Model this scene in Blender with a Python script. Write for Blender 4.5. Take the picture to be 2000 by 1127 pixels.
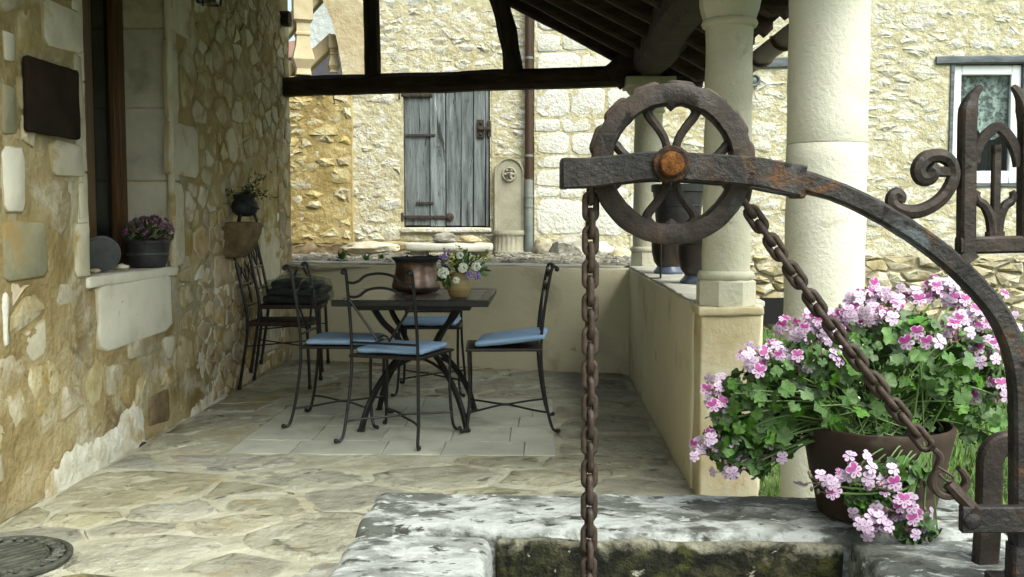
import bpy, bmesh, math, random
from mathutils import Vector, Matrix, Euler, noise
for o in list(bpy.data.objects): bpy.data.objects.remove(o)
sc = bpy.context.scene
COL = sc.collection
R = math.radians
PI = math.pi

# ------------------------------------------------------------------ camera
F = 2000.0; CX = 1000.0; CY = 563.5; HC = 1.16          # photograph pixels
PITCH = math.atan(138.5 / F); YAW = math.atan(60.0 / F)
cam = bpy.data.cameras.new('camera'); camo = bpy.data.objects.new('camera', cam); COL.objects.link(camo)
cam.sensor_width = 36.0; cam.lens = 36.0 * F / 2000.0; cam.clip_start = 0.05; cam.clip_end = 800
camo.location = (0, 0, HC); camo.rotation_euler = (PI / 2 - PITCH, 0, YAW)
sc.camera = camo
# ------------------------------------------------------------------ sky, sun, exposure (overcast daylight)
SUN_EL = R(52); SUN_AZ = R(140)                           # azimuth clockwise from +Y: light from behind right
w = bpy.data.worlds.new('World'); sc.world = w; w.use_nodes = True
wn = w.node_tree; bg = wn.nodes['Background']
sky = wn.nodes.new('ShaderNodeTexSky'); sky.sky_type = 'NISHITA'; sky.sun_disc = False
sky.sun_elevation = SUN_EL; sky.sun_rotation = SUN_AZ; sky.dust_density = 6.0; sky.air_density = 1.0; sky.ozone_density = 0.6
hs = wn.nodes.new('ShaderNodeHueSaturation'); hs.inputs['Saturation'].default_value = 0.62
wn.links.new(sky.outputs[0], hs.inputs['Color']); tint = wn.nodes.new('ShaderNodeMix'); tint.data_type = 'RGBA'; tint.blend_type = 'MULTIPLY'; tint.inputs['Factor'].default_value = 1.0; tint.inputs['B'].default_value = (.91, 1.0, .96, 1)
wn.links.new(hs.outputs[0], tint.inputs['A']); wn.links.new(tint.outputs['Result'], bg.inputs['Color'])
bg.inputs['Strength'].default_value = 0.15
sun = bpy.data.lights.new('sun', 'SUN'); suno = bpy.data.objects.new('sun', sun); COL.objects.link(suno)
sun.energy = 0.9; sun.angle = R(45); sun.color = (1.0, 1.0, 0.95)
sd = Vector((math.sin(SUN_AZ) * math.cos(SUN_EL), math.cos(SUN_AZ) * math.cos(SUN_EL), math.sin(SUN_EL)))
suno.rotation_euler = sd.to_track_quat('Z', 'Y').to_euler(); suno.location = (5, -8, 12)
vs = sc.view_settings; vs.view_transform = 'Standard'; vs.look = 'None'; vs.gamma = 1.0; vs.use_curve_mapping = False
vs.exposure = 1.3
sc.render.engine = 'CYCLES'

# ------------------------------------------------------------------ pixel helpers: a ray of the photograph cut by a real plane
CM = Euler((PI / 2 - PITCH, 0, YAW)).to_matrix()
def ray(px, py): return CM @ Vector((px - CX, -(py - CY), -F))
def UY(px, py, Y): r = ray(px, py); return Vector((0, 0, HC)) + r * (Y / r.y)
def UX(px, py, X): r = ray(px, py); return Vector((0, 0, HC)) + r * (X / r.x)
def UZ(px, py, Z): r = ray(px, py); return Vector((0, 0, HC)) + r * ((Z - HC) / r.z)

# ------------------------------------------------------------------ object helpers
def tag(o, label=None, cat=None, group=None, kind=None):
    if label: o['label'] = label
    if cat: o['category'] = cat
    if group: o['group'] = group
    if kind: o['kind'] = kind
    return o
def empty(name, loc=(0, 0, 0), rz=0.0):
    o = bpy.data.objects.new(name, None); COL.objects.link(o); o.location = loc; o.rotation_euler = (0, 0, rz)
    o.empty_display_size = 0.05
    return o
def link_mesh(name, V, Fc, mat, parent=None, smooth=True, angle=40):
    me = bpy.data.meshes.new(name); me.from_pydata([tuple(v) for v in V], [], Fc); me.update()
    if smooth:
        me.polygons.foreach_set('use_smooth', [True] * len(me.polygons))
        if angle < 180: me.set_sharp_from_angle(angle=R(angle))
    me.materials.append(mat)
    o = bpy.data.objects.new(name, me); COL.objects.link(o)
    if parent is not None: o.parent = parent
    return o
def share(src, name, parent, loc, rot=(0, 0, 0), scale=(1, 1, 1)):
    o = bpy.data.objects.new(name, src); COL.objects.link(o); o.parent = parent
    o.location = loc; o.rotation_euler = rot; o.scale = scale
    return o
def copy_tree(o, parent=None):
    c = o.copy(); COL.objects.link(c); c.parent = parent
    for ch in o.children: copy_tree(ch, c)
    return c

def spline(pts, n=6, closed=False):
    P = [Vector(p) for p in pts]; out = []; N = len(P)
    rng_ = range(N if closed else N - 1)
    for i in rng_:
        if closed: a, b, c, d = P[i - 1], P[i], P[(i + 1) % N], P[(i + 2) % N]
        else: a, b, c, d = P[max(i - 1, 0)], P[i], P[i + 1], P[min(i + 2, N - 1)]
        for k in range(n):
            t = k / n
            out.append(0.5 * ((2 * b) + (c - a) * t + (2 * a - 5 * b + 4 * c - d) * t * t + (3 * b - a - 3 * c + d) * t ** 3))
    if not closed: out.append(P[-1].copy())
    return out

class MB:
    def __init__(s): s.v = []; s.f = []
    def add(s, V, Fc, M=None):
        k = len(s.v)
        s.v += [(M @ Vector(v)) if M else Vector(v) for v in V]
        s.f += [tuple(i + k for i in f) for f in Fc]
        return s
    def sweep(s, pts, prof, up=None, closed=False, scale=None):
        """sweep a closed 2-D profile (list of (a,b)) along pts; up fixes the b axis, else parallel transport"""
        P = [Vector(p) for p in pts]; N = len(P); m = len(prof); V = []; nrm = None
        for i in range(N):
            if closed: t = P[(i + 1) % N] - P[i - 1]
            else: t = P[min(i + 1, N - 1)] - P[max(i - 1, 0)]
            t.normalize()
            if up is not None:
                a = t.cross(Vector(up)); a.normalize(); b = a.cross(t)
            else:
                if nrm is None:
                    nrm = t.cross(Vector((0, 0, 1)))
                    if nrm.length < 0.05: nrm = t.cross(Vector((0, 1, 0)))
                nrm = nrm - t * nrm.dot(t); nrm.normalize(); a = nrm; b = a.cross(t)
            k = scale[i] if scale else 1.0
            for (x, y) in prof: V.append(P[i] + a * (x * k) + b * (y * k))
        Fc = []
        for i in range(N if closed else N - 1):
            j = (i + 1) % N
            for q in range(m):
                r_ = (q + 1) % m
                Fc.append((i * m + q, i * m + r_, j * m + r_, j * m + q))
        if not closed:
            Fc.append(tuple(range(m - 1, -1, -1))); Fc.append(tuple((N - 1) * m + q for q in range(m)))
        return s.add(V, Fc)
    def tube(s, pts, r, n=8, closed=False, scale=None, up=None):
        return s.sweep(pts, [(r * math.cos(2 * PI * k / n), r * math.sin(2 * PI * k / n)) for k in range(n)], up, closed, scale)
    def bar(s, pts, wd, ht, up=None, c=None, closed=False, scale=None):
        c = min(wd, ht) * 0.16 if c is None else c; a, b = wd / 2, ht / 2
        return s.sweep(pts, [(a - c, -b), (a, -b + c), (a, b - c), (a - c, b), (-a + c, b), (-a, b - c), (-a, -b + c), (-a + c, -b)], up, closed, scale)
    def ball(s, c, r, n=10, m=7, sc_=(1, 1, 1)):
        V = [(0, 0, 1)]; Fc = []
        for i in range(1, m):
            for k in range(n):
                t = PI * i / m; p = 2 * PI * k / n; V.append((math.sin(t) * math.cos(p), math.sin(t) * math.sin(p), math.cos(t)))
        V.append((0, 0, -1))
        for k in range(n): Fc.append((0, 1 + k, 1 + (k + 1) % n))
        for i in range(m - 2):
            for k in range(n): Fc.append((1 + i * n + k, 1 + (i + 1) * n + k, 1 + (i + 1) * n + (k + 1) % n, 1 + i * n + (k + 1) % n))
        e = len(V) - 1; b0 = 1 + (m - 2) * n
        for k in range(n): Fc.append((e, b0 + (k + 1) % n, b0 + k))
        c = Vector(c)
        return s.add([c + Vector((v[0] * r * sc_[0], v[1] * r * sc_[1], v[2] * r * sc_[2])) for v in V], Fc)
    def lathe(s, prof, c=(0, 0, 0), n=32, wob=0.0, seed=0, capb=True, capt=True):
        V = []; Fc = []; m = len(prof)
        for (r, z) in prof:
            for k in range(n):
                a = 2 * PI * k / n; rr = r
                if wob: rr *= 1 + wob * noise.noise(Vector((math.cos(a) * 1.5 + seed, math.sin(a) * 1.5, z * 6)))
                V.append((c[0] + rr * math.cos(a), c[1] + rr * math.sin(a), c[2] + z))
        for i in range(m - 1):
            for k in range(n):
                q = (k + 1) % n; Fc.append((i * n + k, i * n + q, (i + 1) * n + q, (i + 1) * n + k))
        if capb: Fc.append(tuple(range(n - 1, -1, -1)))
        if capt: Fc.append(tuple((m - 1) * n + k for k in range(n)))
        return s.add(V, Fc)
    def box(s, lo, hi, bev=0.0, M=None):
        lo = Vector(lo); hi = Vector(hi); c = (lo + hi) / 2; d = hi - lo
        b = min(bev, min(d) * 0.45)
        if b <= 0:
            V = [(x, y, z) for z in (lo.z, hi.z) for y in (lo.y, hi.y) for x in (lo.x, hi.x)]
            Fc = [(0, 2, 3, 1), (4, 5, 7, 6), (0, 1, 5, 4), (2, 6, 7, 3), (0, 4, 6, 2), (1, 3, 7, 5)]
            return s.add(V, Fc, M)
        bm = bmesh.new(); bmesh.ops.create_cube(bm, size=1.0)
        for v in bm.verts: v.co = Vector((v.co.x * d.x, v.co.y * d.y, v.co.z * d.z)) + c
        bmesh.ops.bevel(bm, geom=bm.edges[:], offset=b, segments=1, affect='EDGES')
        bm.verts.index_update()
        s.add([v.co.copy() for v in bm.verts], [tuple(v.index for v in f.verts) for f in bm.faces], M)
        bm.free(); return s
    def rough(s, lo, hi, r=0.02, step=0.05, amp=0.006, fr=6.0, seed=0.0, M=None):
        """box with rounded edges and uneven faces"""
        lo = Vector(lo); hi = Vector(hi); ax = []
        for i in range(3):
            L = hi[i] - lo[i]; rr = min(r, L * 0.45)
            n = max(1, int((L - 2 * rr) / step)); a = [lo[i], lo[i] + rr * 0.35, lo[i] + rr]
            a += [lo[i] + rr + (L - 2 * rr) * k / n for k in range(1, n)] + [hi[i] - rr, hi[i] - rr * 0.35, hi[i]]
            ax.append(a)
        idx = {}; V = []; Fc = []
        def vert(i, j, k):
            key = (i, j, k)
            if key in idx: return idx[key]
            p = Vector((ax[0][i], ax[1][j], ax[2][k]))
            q = Vector([min(max(p[t], lo[t] + min(r, (hi[t] - lo[t]) * .45)), hi[t] - min(r, (hi[t] - lo[t]) * .45)) for t in range(3)])
            d = p - q
            if d.length > 1e-9:
                rr = max(abs(d.x), abs(d.y), abs(d.z)); p = q + d.normalized() * rr
            nv = Vector((noise.noise(p * fr + Vector((seed, 0, 3))), noise.noise(p * fr + Vector((9, seed, 0))), noise.noise(p * fr + Vector((0, 17, seed)))))
            n2 = Vector((noise.noise(p * fr * 3.1 + Vector((seed, 5, 3))), noise.noise(p * fr * 3.1 + Vector((9, seed, 7))), noise.noise(p * fr * 3.1 + Vector((2, 17, seed)))))
            p = p + (nv + n2 * 0.5) * amp
            idx[key] = len(V); V.append(p); return idx[key]
        n0, n1, n2_ = len(ax[0]) - 1, len(ax[1]) - 1, len(ax[2]) - 1
        for i in range(n0):
            for j in range(n1):
                Fc.append((vert(i, j, 0), vert(i, j + 1, 0), vert(i + 1, j + 1, 0), vert(i + 1, j, 0)))
                Fc.append((vert(i, j, n2_), vert(i + 1, j, n2_), vert(i + 1, j + 1, n2_), vert(i, j + 1, n2_)))
        for i in range(n0):
            for k in range(n2_):
                Fc.append((vert(i, 0, k), vert(i + 1, 0, k), vert(i + 1, 0, k + 1), vert(i, 0, k + 1)))
                Fc.append((vert(i, n1, k), vert(i, n1, k + 1), vert(i + 1, n1, k + 1), vert(i + 1, n1, k)))
        for j in range(n1):
            for k in range(n2_):
                Fc.append((vert(0, j, k), vert(0, j, k + 1), vert(0, j + 1, k + 1), vert(0, j + 1, k)))
                Fc.append((vert(n0, j, k), vert(n0, j + 1, k), vert(n0, j + 1, k + 1), vert(n0, j, k + 1)))
        return s.add(V, Fc, M)
    def prism(s, poly, y0, y1):
        """outline in (x, z), extruded along y"""
        n = len(poly); V = [(p[0], y0, p[1]) for p in poly] + [(p[0], y1, p[1]) for p in poly]
        Fc = [tuple(range(n)), tuple(range(2 * n - 1, n - 1, -1))]
        Fc += [(i, n + i, n + (i + 1) % n, (i + 1) % n) for i in range(n)]
        return s.add(V, Fc)
    def build(s, name, mat, parent=None, smooth=True, angle=40, fix=False):
        o = link_mesh(name, s.v, s.f, mat, parent, smooth, angle)
        if fix:
            bm = bmesh.new(); bm.from_mesh(o.data); bmesh.ops.recalc_face_normals(bm, faces=bm.faces[:]); bm.to_mesh(o.data); bm.free()
        return o

# ------------------------------------------------------------------ materials
def lin(*c): return tuple(((x / 255) / 12.92 if x / 255 <= 0.04045 else ((x / 255 + 0.055) / 1.055) ** 2.4) for x in c) + (1.0,)
def C4(c): return tuple(c) + (1.0,) if len(c) == 3 else tuple(c)
def noisy(name, cols, scale=5.0, detail=6.0, rough=0.85, bump=0.25, bscale=25.0, metallic=0.0, rand=0.0, stretch=(1, 1, 1),
          layers=(), zl=None, stops=None, dist=0.0, bdist=0.01, spec=0.3, coat=0.0, hue=0.0, bdetail=8.0, rrange=None, edge=None):
    m = bpy.data.materials.new(name); m.use_nodes = True; nt = m.node_tree; N = nt.nodes; L = nt.links
    b = N['Principled BSDF']; b.inputs['Roughness'].default_value = rough; b.inputs['Metallic'].default_value = metallic
    b.inputs['Specular IOR Level'].default_value = spec; b.inputs['Coat Weight'].default_value = coat
    tc = N.new('ShaderNodeTexCoord'); mp = N.new('ShaderNodeMapping'); mp.inputs['Scale'].default_value = stretch
    L.new(tc.outputs['Object'], mp.inputs['Vector'])
    rnd = None
    if rand or hue:
        oi = N.new('ShaderNodeObjectInfo'); ge = N.new('ShaderNodeNewGeometry'); ad = N.new('ShaderNodeMath'); ad.operation = 'ADD'
        fr = N.new('ShaderNodeMath'); fr.operation = 'FRACT'
        L.new(oi.outputs['Random'], ad.inputs[0]); L.new(ge.outputs['Random Per Island'], ad.inputs[1]); L.new(ad.outputs[0], fr.inputs[0]); rnd = fr.outputs[0]
        om = N.new('ShaderNodeVectorMath'); om.operation = 'SCALE'; om.inputs[0].default_value = (37, 19, 53); L.new(oi.outputs['Random'], om.inputs['Scale'])
        L.new(om.outputs[0], mp.inputs['Location'])
    def nz(sc_, de, di=0.0, off=0.0):
        n = N.new('ShaderNodeTexNoise'); n.inputs['Scale'].default_value = sc_; n.inputs['Detail'].default_value = de; n.inputs['Distortion'].default_value = di
        n.inputs['Roughness'].default_value = 0.62
        if off:
            a = N.new('ShaderNodeVectorMath'); a.inputs[1].default_value = (off, off * 1.7, -off); L.new(mp.outputs[0], a.inputs[0]); L.new(a.outputs[0], n.inputs['Vector'])
        else: L.new(mp.outputs[0], n.inputs['Vector'])
        return n.outputs['Fac']
    rp = N.new('ShaderNodeValToRGB'); el = rp.color_ramp.elements; k = len(cols)
    ps = stops or [0.3 + 0.4 * i / max(1, k - 1) for i in range(k)]
    while len(el) < k: el.new(0.5)
    for i in range(k): el[i].position = ps[i]; el[i].color = C4(cols[i])
    L.new(nz(scale, detail, dist), rp.inputs['Fac']); cur = rp.outputs['Color']
    for i, (c, s_, lo, hi, de, di) in enumerate(layers):
        mr = N.new('ShaderNodeMapRange'); mr.interpolation_type = 'SMOOTHSTEP'; mr.inputs['From Min'].default_value = lo; mr.inputs['From Max'].default_value = hi
        L.new(nz(s_, de, di, 3.1 * (i + 1)), mr.inputs['Value'])
        mx = N.new('ShaderNodeMix'); mx.data_type = 'RGBA'; L.new(mr.outputs[0], mx.inputs['Factor']); L.new(cur, mx.inputs['A']); mx.inputs['B'].default_value = C4(c); cur = mx.outputs['Result']
    for zz in (zl or ()):
        c, axis, lo, hi, amp, ns = zz
        sx = N.new('ShaderNodeSeparateXYZ'); L.new(tc.outputs['Object'], sx.inputs[0])
        a = N.new('ShaderNodeMath'); a.operation = 'MULTIPLY_ADD'; L.new(nz(ns, 6, 0.5, 7.7), a.inputs[0]); a.inputs[1].default_value = amp; L.new(sx.outputs[axis], a.inputs[2])
        mr = N.new('ShaderNodeMapRange'); mr.interpolation_type = 'SMOOTHSTEP'; mr.inputs['From Min'].default_value = lo + amp * 0.5; mr.inputs['From Max'].default_value = hi + amp * 0.5
        L.new(a.outputs[0], mr.inputs['Value'])
        mx = N.new('ShaderNodeMix'); mx.data_type = 'RGBA'; L.new(mr.outputs[0], mx.inputs['Factor']); L.new(cur, mx.inputs['A']); mx.inputs['B'].default_value = C4(c); cur = mx.outputs['Result']
    if edge:
        at = N.new('ShaderNodeAttribute'); at.attribute_name = 'edge'
        a = N.new('ShaderNodeMath'); a.operation = 'MULTIPLY_ADD'; L.new(nz(edge[1], 8, .5, 5.3), a.inputs[0]); a.inputs[1].default_value = 1.6; L.new(at.outputs['Fac'], a.inputs[2])
        mr = N.new('ShaderNodeMapRange'); mr.interpolation_type = 'SMOOTHSTEP'; mr.inputs['From Min'].default_value = 1.05; mr.inputs['From Max'].default_value = 1.75; mr.inputs['To Max'].default_value = edge[2]; L.new(a.outputs[0], mr.inputs['Value']); a_mr = mr
    if rnd is not None:
        h = N.new('ShaderNodeHueSaturation')
        mr = N.new('ShaderNodeMapRange'); mr.inputs['To Min'].default_value = 1 - rand; mr.inputs['To Max'].default_value = 1 + rand; L.new(rnd, mr.inputs['Value']); L.new(mr.outputs[0], h.inputs['Value'])
        if hue:
            m2 = N.new('ShaderNodeMath'); m2.operation = 'MULTIPLY'; m2.inputs[1].default_value = 7.31; L.new(rnd, m2.inputs[0]); f2 = N.new('ShaderNodeMath'); f2.operation = 'FRACT'; L.new(m2.outputs[0], f2.inputs[0])
            m3 = N.new('ShaderNodeMapRange'); m3.inputs['To Min'].default_value = 1 - hue; m3.inputs['To Max'].default_value = 1 + hue; L.new(f2.outputs[0], m3.inputs['Value']); L.new(m3.outputs[0], h.inputs['Saturation'])
        L.new(cur, h.inputs['Color']); cur = h.outputs['Color']
    if edge:
        mx = N.new('ShaderNodeMix'); mx.data_type = 'RGBA'; L.new(a_mr.outputs[0], mx.inputs['Factor']); L.new(cur, mx.inputs['A']); mx.inputs['B'].default_value = C4(edge[0]); cur = mx.outputs['Result']
    L.new(cur, b.inputs['Base Color'])
    if rrange:
        mr = N.new('ShaderNodeMapRange'); mr.inputs['From Min'].default_value = 0.35; mr.inputs['From Max'].default_value = 0.65; mr.inputs['To Min'].default_value = rrange[0]; mr.inputs['To Max'].default_value = rrange[1]
        L.new(nz(scale * 2.3, 5, 0, 11.0), mr.inputs['Value']); L.new(mr.outputs[0], b.inputs['Roughness'])
    if bump:
        bp = N.new('ShaderNodeBump'); bp.inputs['Strength'].default_value = bump; bp.inputs['Distance'].default_value = bdist
        L.new(nz(bscale, bdetail), bp.inputs['Height']); L.new(bp.outputs[0], b.inputs['Normal'])
    return m

M = {}
# walls
M['ochre'] = noisy('ochre_mortar', [(.17, .125, .045), (.285, .225, .105), (.385, .33, .19)], 3.2, 10, bump=.9, bscale=26, bdist=.02, layers=[((.44, .415, .31), 2.6, .50, .66, 11, .6), ((.15, .105, .045), 3.7, .58, .72, 10, .5), ((.25, .25, .175), 1.3, .55, .70, 9, .3)])
M['wstone'] = noisy('house_stone', [(.27, .225, .12), (.38, .34, .22), (.47, .44, .33)], 7, 10, bump=.7, bscale=30, bdist=.015, rand=.12, hue=.25, layers=[((.26, .20, .09), 4.2, .46, .62, 11, .5), ((.47, .45, .35), 6, .56, .70, 10, .4)], edge=((.27, .215, .10), 9, .9))
M['wblock'] = noisy('dressed_stone', [(.40, .37, .28), (.50, .48, .38), (.58, .56, .47)], 5, 8, bump=.4, bscale=45, bdist=.008, rand=.12, hue=.2, layers=[((.31, .23, .10), 3.4, .54, .68, 11, .5), ((.30, .30, .22), 2.2, .56, .7, 10, .4)], edge=((.29, .235, .115), 9, .9))
M['gblock'] = noisy('greenish_stone', [(.15, .15, .095), (.22, .215, .14), (.29, .27, .17)], 4, 10, bump=.4, bscale=45, bdist=.008, rand=.08, layers=[((.25, .18, .07), 3, .56, .7, 11, .5)], edge=((.22, .16, .06), 9, .9))
M['wpaletile'] = noisy('pale_panel_stone', [(.46, .44, .35), (.58, .57, .48), (.63, .62, .54)], 3.5, 8, bump=.35, bscale=40, bdist=.008, layers=[((.20, .13, .07), 9, .68, .72, 5, 1.0)], edge=((.30, .245, .12), 9, .8))
M['wrender'] = noisy('white_render', [(.44, .41, .31), (.55, .54, .45), (.62, .615, .55)], 5, 11, bump=.8, bscale=20, bdist=.02, layers=[((.36, .285, .145), 4.2, .52, .64, 12, .5), ((.40, .37, .27), 9, .55, .68, 11, .5)])
M['wmortar'] = noisy('pale_mortar', [(.46, .43, .32), (.58, .56, .46), (.66, .65, .57)], 5, 8, bump=.6, bscale=30, bdist=.015, layers=[((.33, .25, .12), 3, .55, .7, 7, .3)])
M['sstone'] = noisy('small_wall_stone', [(.24, .17, .09), (.36, .28, .16), (.44, .39, .27)], 9, 8, bump=.5, bscale=40, bdist=.01, rand=.28, hue=.3, edge=((.44, .40, .29), 12, .8))
M['brownstone'] = noisy('rusty_brown_stone', [(.09, .063, .034), (.165, .12, .065), (.25, .195, .115)], 9, 8, bump=.6, bscale=30, bdist=.015, rand=.1)
M['fmortar'] = noisy('facade_mortar', [(.38, .335, .20), (.45, .41, .27), (.51, .475, .34)], 2.4, 10, bump=1.0, bscale=22, bdist=.03, layers=[((.62, .60, .50), 6.5, .53, .64, 11, .4), ((.42, .36, .20), 1.4, .58, .72, 9, .3)])
M['fstone'] = noisy('facade_stone', [(.47, .44, .33), (.57, .55, .465), (.63, .62, .555)], 6, 10, bump=1.0, bscale=28, bdist=.035, rand=.09, hue=.35, layers=[((.50, .40, .24), 3.3, .63, .76, 9, .4), ((.38, .38, .34), 3.1, .68, .76, 9, .4)], edge=((.54, .49, .34), 14, .7))
M['fashlar'] = noisy('ashlar_stone', [(.50, .495, .425), (.58, .58, .52), (.62, .62, .57)], 6, 11, bump=1.0, bscale=26, bdist=.025, rand=.06, hue=.3, layers=[((.54, .50, .37), 3, .56, .7, 11, .5)], edge=((.56, .52, .39), 10, .8))
M['bmortar'] = noisy('brown_mortar', [(.25, .18, .065), (.36, .275, .115), (.44, .36, .18)], 2.4, 9, bump=.9, bscale=16, bdist=.03)
M['bstone'] = noisy('buttress_stone', [(.36, .29, .14), (.47, .40, .23), (.57, .52, .36)], 6, 9, bump=1.0, bscale=18, bdist=.03, rand=.2, hue=.3, edge=((.36, .28, .12), 14, .8))
M['fdark'] = noisy('foundation_joint', [(.12, .105, .065), (.21, .185, .12), (.30, .265, .18)], 6, 8, bump=.8, bscale=20, bdist=.03)
M['frubble'] = noisy('foundation_stone', [(.24, .20, .12), (.38, .33, .22), (.55, .52, .42)], 5, 8, bump=.8, bscale=24, bdist=.02, rand=.25, hue=.3)
M['rock'] = noisy('grey_rock', [(.10, .095, .08), (.19, .18, .15), (.38, .365, .31)], 7, 9, bump=.8, bscale=20, bdist=.03, rand=.2)
M['stucco'] = noisy('beige_stucco', [(.54, .495, .35), (.60, .555, .40), (.64, .595, .44)], 1.8, 8, bump=.4, bscale=90, bdist=.008, layers=[((.60, .57, .46), 1.6, .60, .70, 12, .4), ((.40, .36, .24), 1.9, .54, .72, 12, .5), ((.33, .29, .19), 5, .63, .73, 12, .5)])
M['cap'] = noisy('wall_cap_stone', [(.34, .33, .27), (.44, .43, .37), (.52, .51, .45)], 6, 8, bump=.5, bscale=30, bdist=.01)
# floor
M['fl_mortar'] = noisy('floor_mortar', [(.25, .245, .18), (.355, .35, .27), (.44, .435, .355)], 5, 11, bump=1.0, bscale=16, bdist=.02, layers=[((.33, .30, .21), 3, .5, .66, 12, .5), ((.17, .155, .105), 11, .63, .72, 9, .6)])
M['flag'] = noisy('flagstone', [(.20, .193, .14), (.29, .283, .215), (.38, .373, .30)], 4.4, 12, rough=.72, bump=1.0, bscale=10, bdist=.05, rand=.15, hue=.4, layers=[((.31, .25, .145), 3, .58, .72, 11, .5), ((.43, .43, .36), 6, .56, .70, 12, .6), ((.11, .105, .075), 8, .57, .67, 13, .8)], edge=((.37, .36, .285), 9, .5))
M['tile'] = noisy('grey_tile', [(.31, .325, .28), (.38, .39, .335), (.44, .45, .39)], 4, 12, rough=.75, bump=.4, bscale=30, bdist=.006, rand=.07, layers=[((.27, .27, .22), 3, .55, .72, 11, .5), ((.48, .47, .39), 5, .6, .72, 12, .5)])
# timber
M['timber'] = noisy('dark_timber', [(.014, .010, .006), (.034, .022, .014), (.06, .042, .028)], 4, 9, rough=.8, bump=.8, bscale=9, bdist=.02, stretch=(1, 6, 6))
M['timber2'] = noisy('roof_board_wood', [(.02, .013, .008), (.04, .026, .015), (.06, .04, .025)], 4, 7, rough=.8, bump=.5, bscale=9, bdist=.01, stretch=(2, 2, 2), rand=.3)
M['post'] = noisy('post_wood', [(.012, .009, .006), (.03, .02, .013), (.05, .036, .024)], 4, 7, rough=.8, bump=.8, bscale=9, bdist=.02, stretch=(6, 6, 1))
M['door'] = noisy('weathered_door_wood', [(.055, .064, .067), (.138, .157, .163), (.23, .255, .26)], 3.0, 10, rough=.85, bump=1.0, bscale=6, bdist=.012, stretch=(7, 7, .8), rand=.14, layers=[((.025, .025, .025), 2.2, .58, .66, 10, .9), ((.30, .335, .34), 4, .60, .70, 10, .5), ((.02, .02, .02), 9, .66, .70, 6, .3)])
M['lintel'] = noisy('grey_lintel_wood', [(.05, .055, .06), (.10, .115, .125), (.16, .175, .18)], 5, 8, rough=.85, bump=.6, bscale=12, bdist=.01, stretch=(1, 5, 6))
M['winwood'] = noisy('varnished_window_wood', [(.055, .028, .010), (.085, .043, .016), (.11, .06, .024)], 6, 6, rough=.45, bump=.2, bscale=15, bdist=.004, stretch=(6, 6, .6))
M['plaque'] = noisy('dark_plaque_wood', [(.009, .006, .005), (.017, .011, .008), (.026, .017, .012)], 5, 6, rough=.9, bump=.5, bscale=14, bdist=.006, spec=.1)
# stone
M['column'] = noisy('column_stone', [(.42, .40, .30), (.49, .47, .37), (.55, .53, .43)], 4, 12, bump=.7, bscale=50, bdist=.008, layers=[((.38, .345, .235), 3, .54, .70, 12, .5), ((.30, .28, .20), 6, .64, .76, 12, .5), ((.24, .21, .15), 26, .70, .74, 4, 0)])
M['column2'] = noisy('pale_column_stone', [(.51, .50, .41), (.57, .56, .475), (.62, .61, .53)], 3, 12, bump=.7, bscale=70, bdist=.006, layers=[((.45, .415, .30), 2.2, .54, .70, 12, .5), ((.40, .38, .29), 6, .60, .72, 12, .5), ((.26, .235, .18), 24, .70, .735, 5, 0)])
M['pier'] = noisy('stained_pier_stone', [(.40, .31, .16), (.52, .45, .30), (.60, .56, .44)], 4, 9, bump=.5, bscale=30, bdist=.012, layers=[((.44, .29, .12), 5, .58, .72, 8, .3), ((.62, .59, .50), 3, .58, .7, 8, .3)])
M['baluster'] = noisy('baluster_stone', [(.38, .31, .18), (.46, .39, .25), (.52, .46, .32)], 5, 8, bump=.3, bscale=40, bdist=.008)
M['arch'] = noisy('arch_stone', [(.33, .27, .16), (.42, .35, .22), (.52, .47, .34)], 4, 9, bump=.7, bscale=18, bdist=.02)
M['fountain'] = noisy('fountain_stone', [(.22, .205, .145), (.28, .265, .20), (.33, .315, .245)], 8, 8, bump=.3, bscale=40, bdist=.008, layers=[((.20, .17, .12), 9, .64, .76, 6, .3)])
M['well'] = noisy('lichen_limestone', [(.15, .16, .15), (.27, .285, .27), (.42, .44, .425)], 7, 15, rough=.92, bump=1.0, bscale=55, bdist=.012, stops=[.37, .49, .62], stretch=(.8, 1.2, 1),
                  layers=[((.09, .098, .085), 2.4, .50, .58, 15, .2), ((.43, .45, .435), 7.5, .50, .58, 15, .2), ((.085, .09, .08), 5.5, .52, .62, 15, .25), ((.48, .50, .485), 30, .58, .65, 12, .2), ((.045, .048, .04), 19, .55, .63, 15, .2)])
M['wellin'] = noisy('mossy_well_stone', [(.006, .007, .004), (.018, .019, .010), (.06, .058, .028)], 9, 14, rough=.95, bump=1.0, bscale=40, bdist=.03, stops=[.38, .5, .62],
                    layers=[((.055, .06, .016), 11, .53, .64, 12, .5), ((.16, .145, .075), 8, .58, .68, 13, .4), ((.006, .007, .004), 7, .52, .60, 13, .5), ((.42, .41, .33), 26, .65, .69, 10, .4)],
                    zl=[((.30, .29, .22), 2, .455, .495, .13, 20)])
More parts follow.
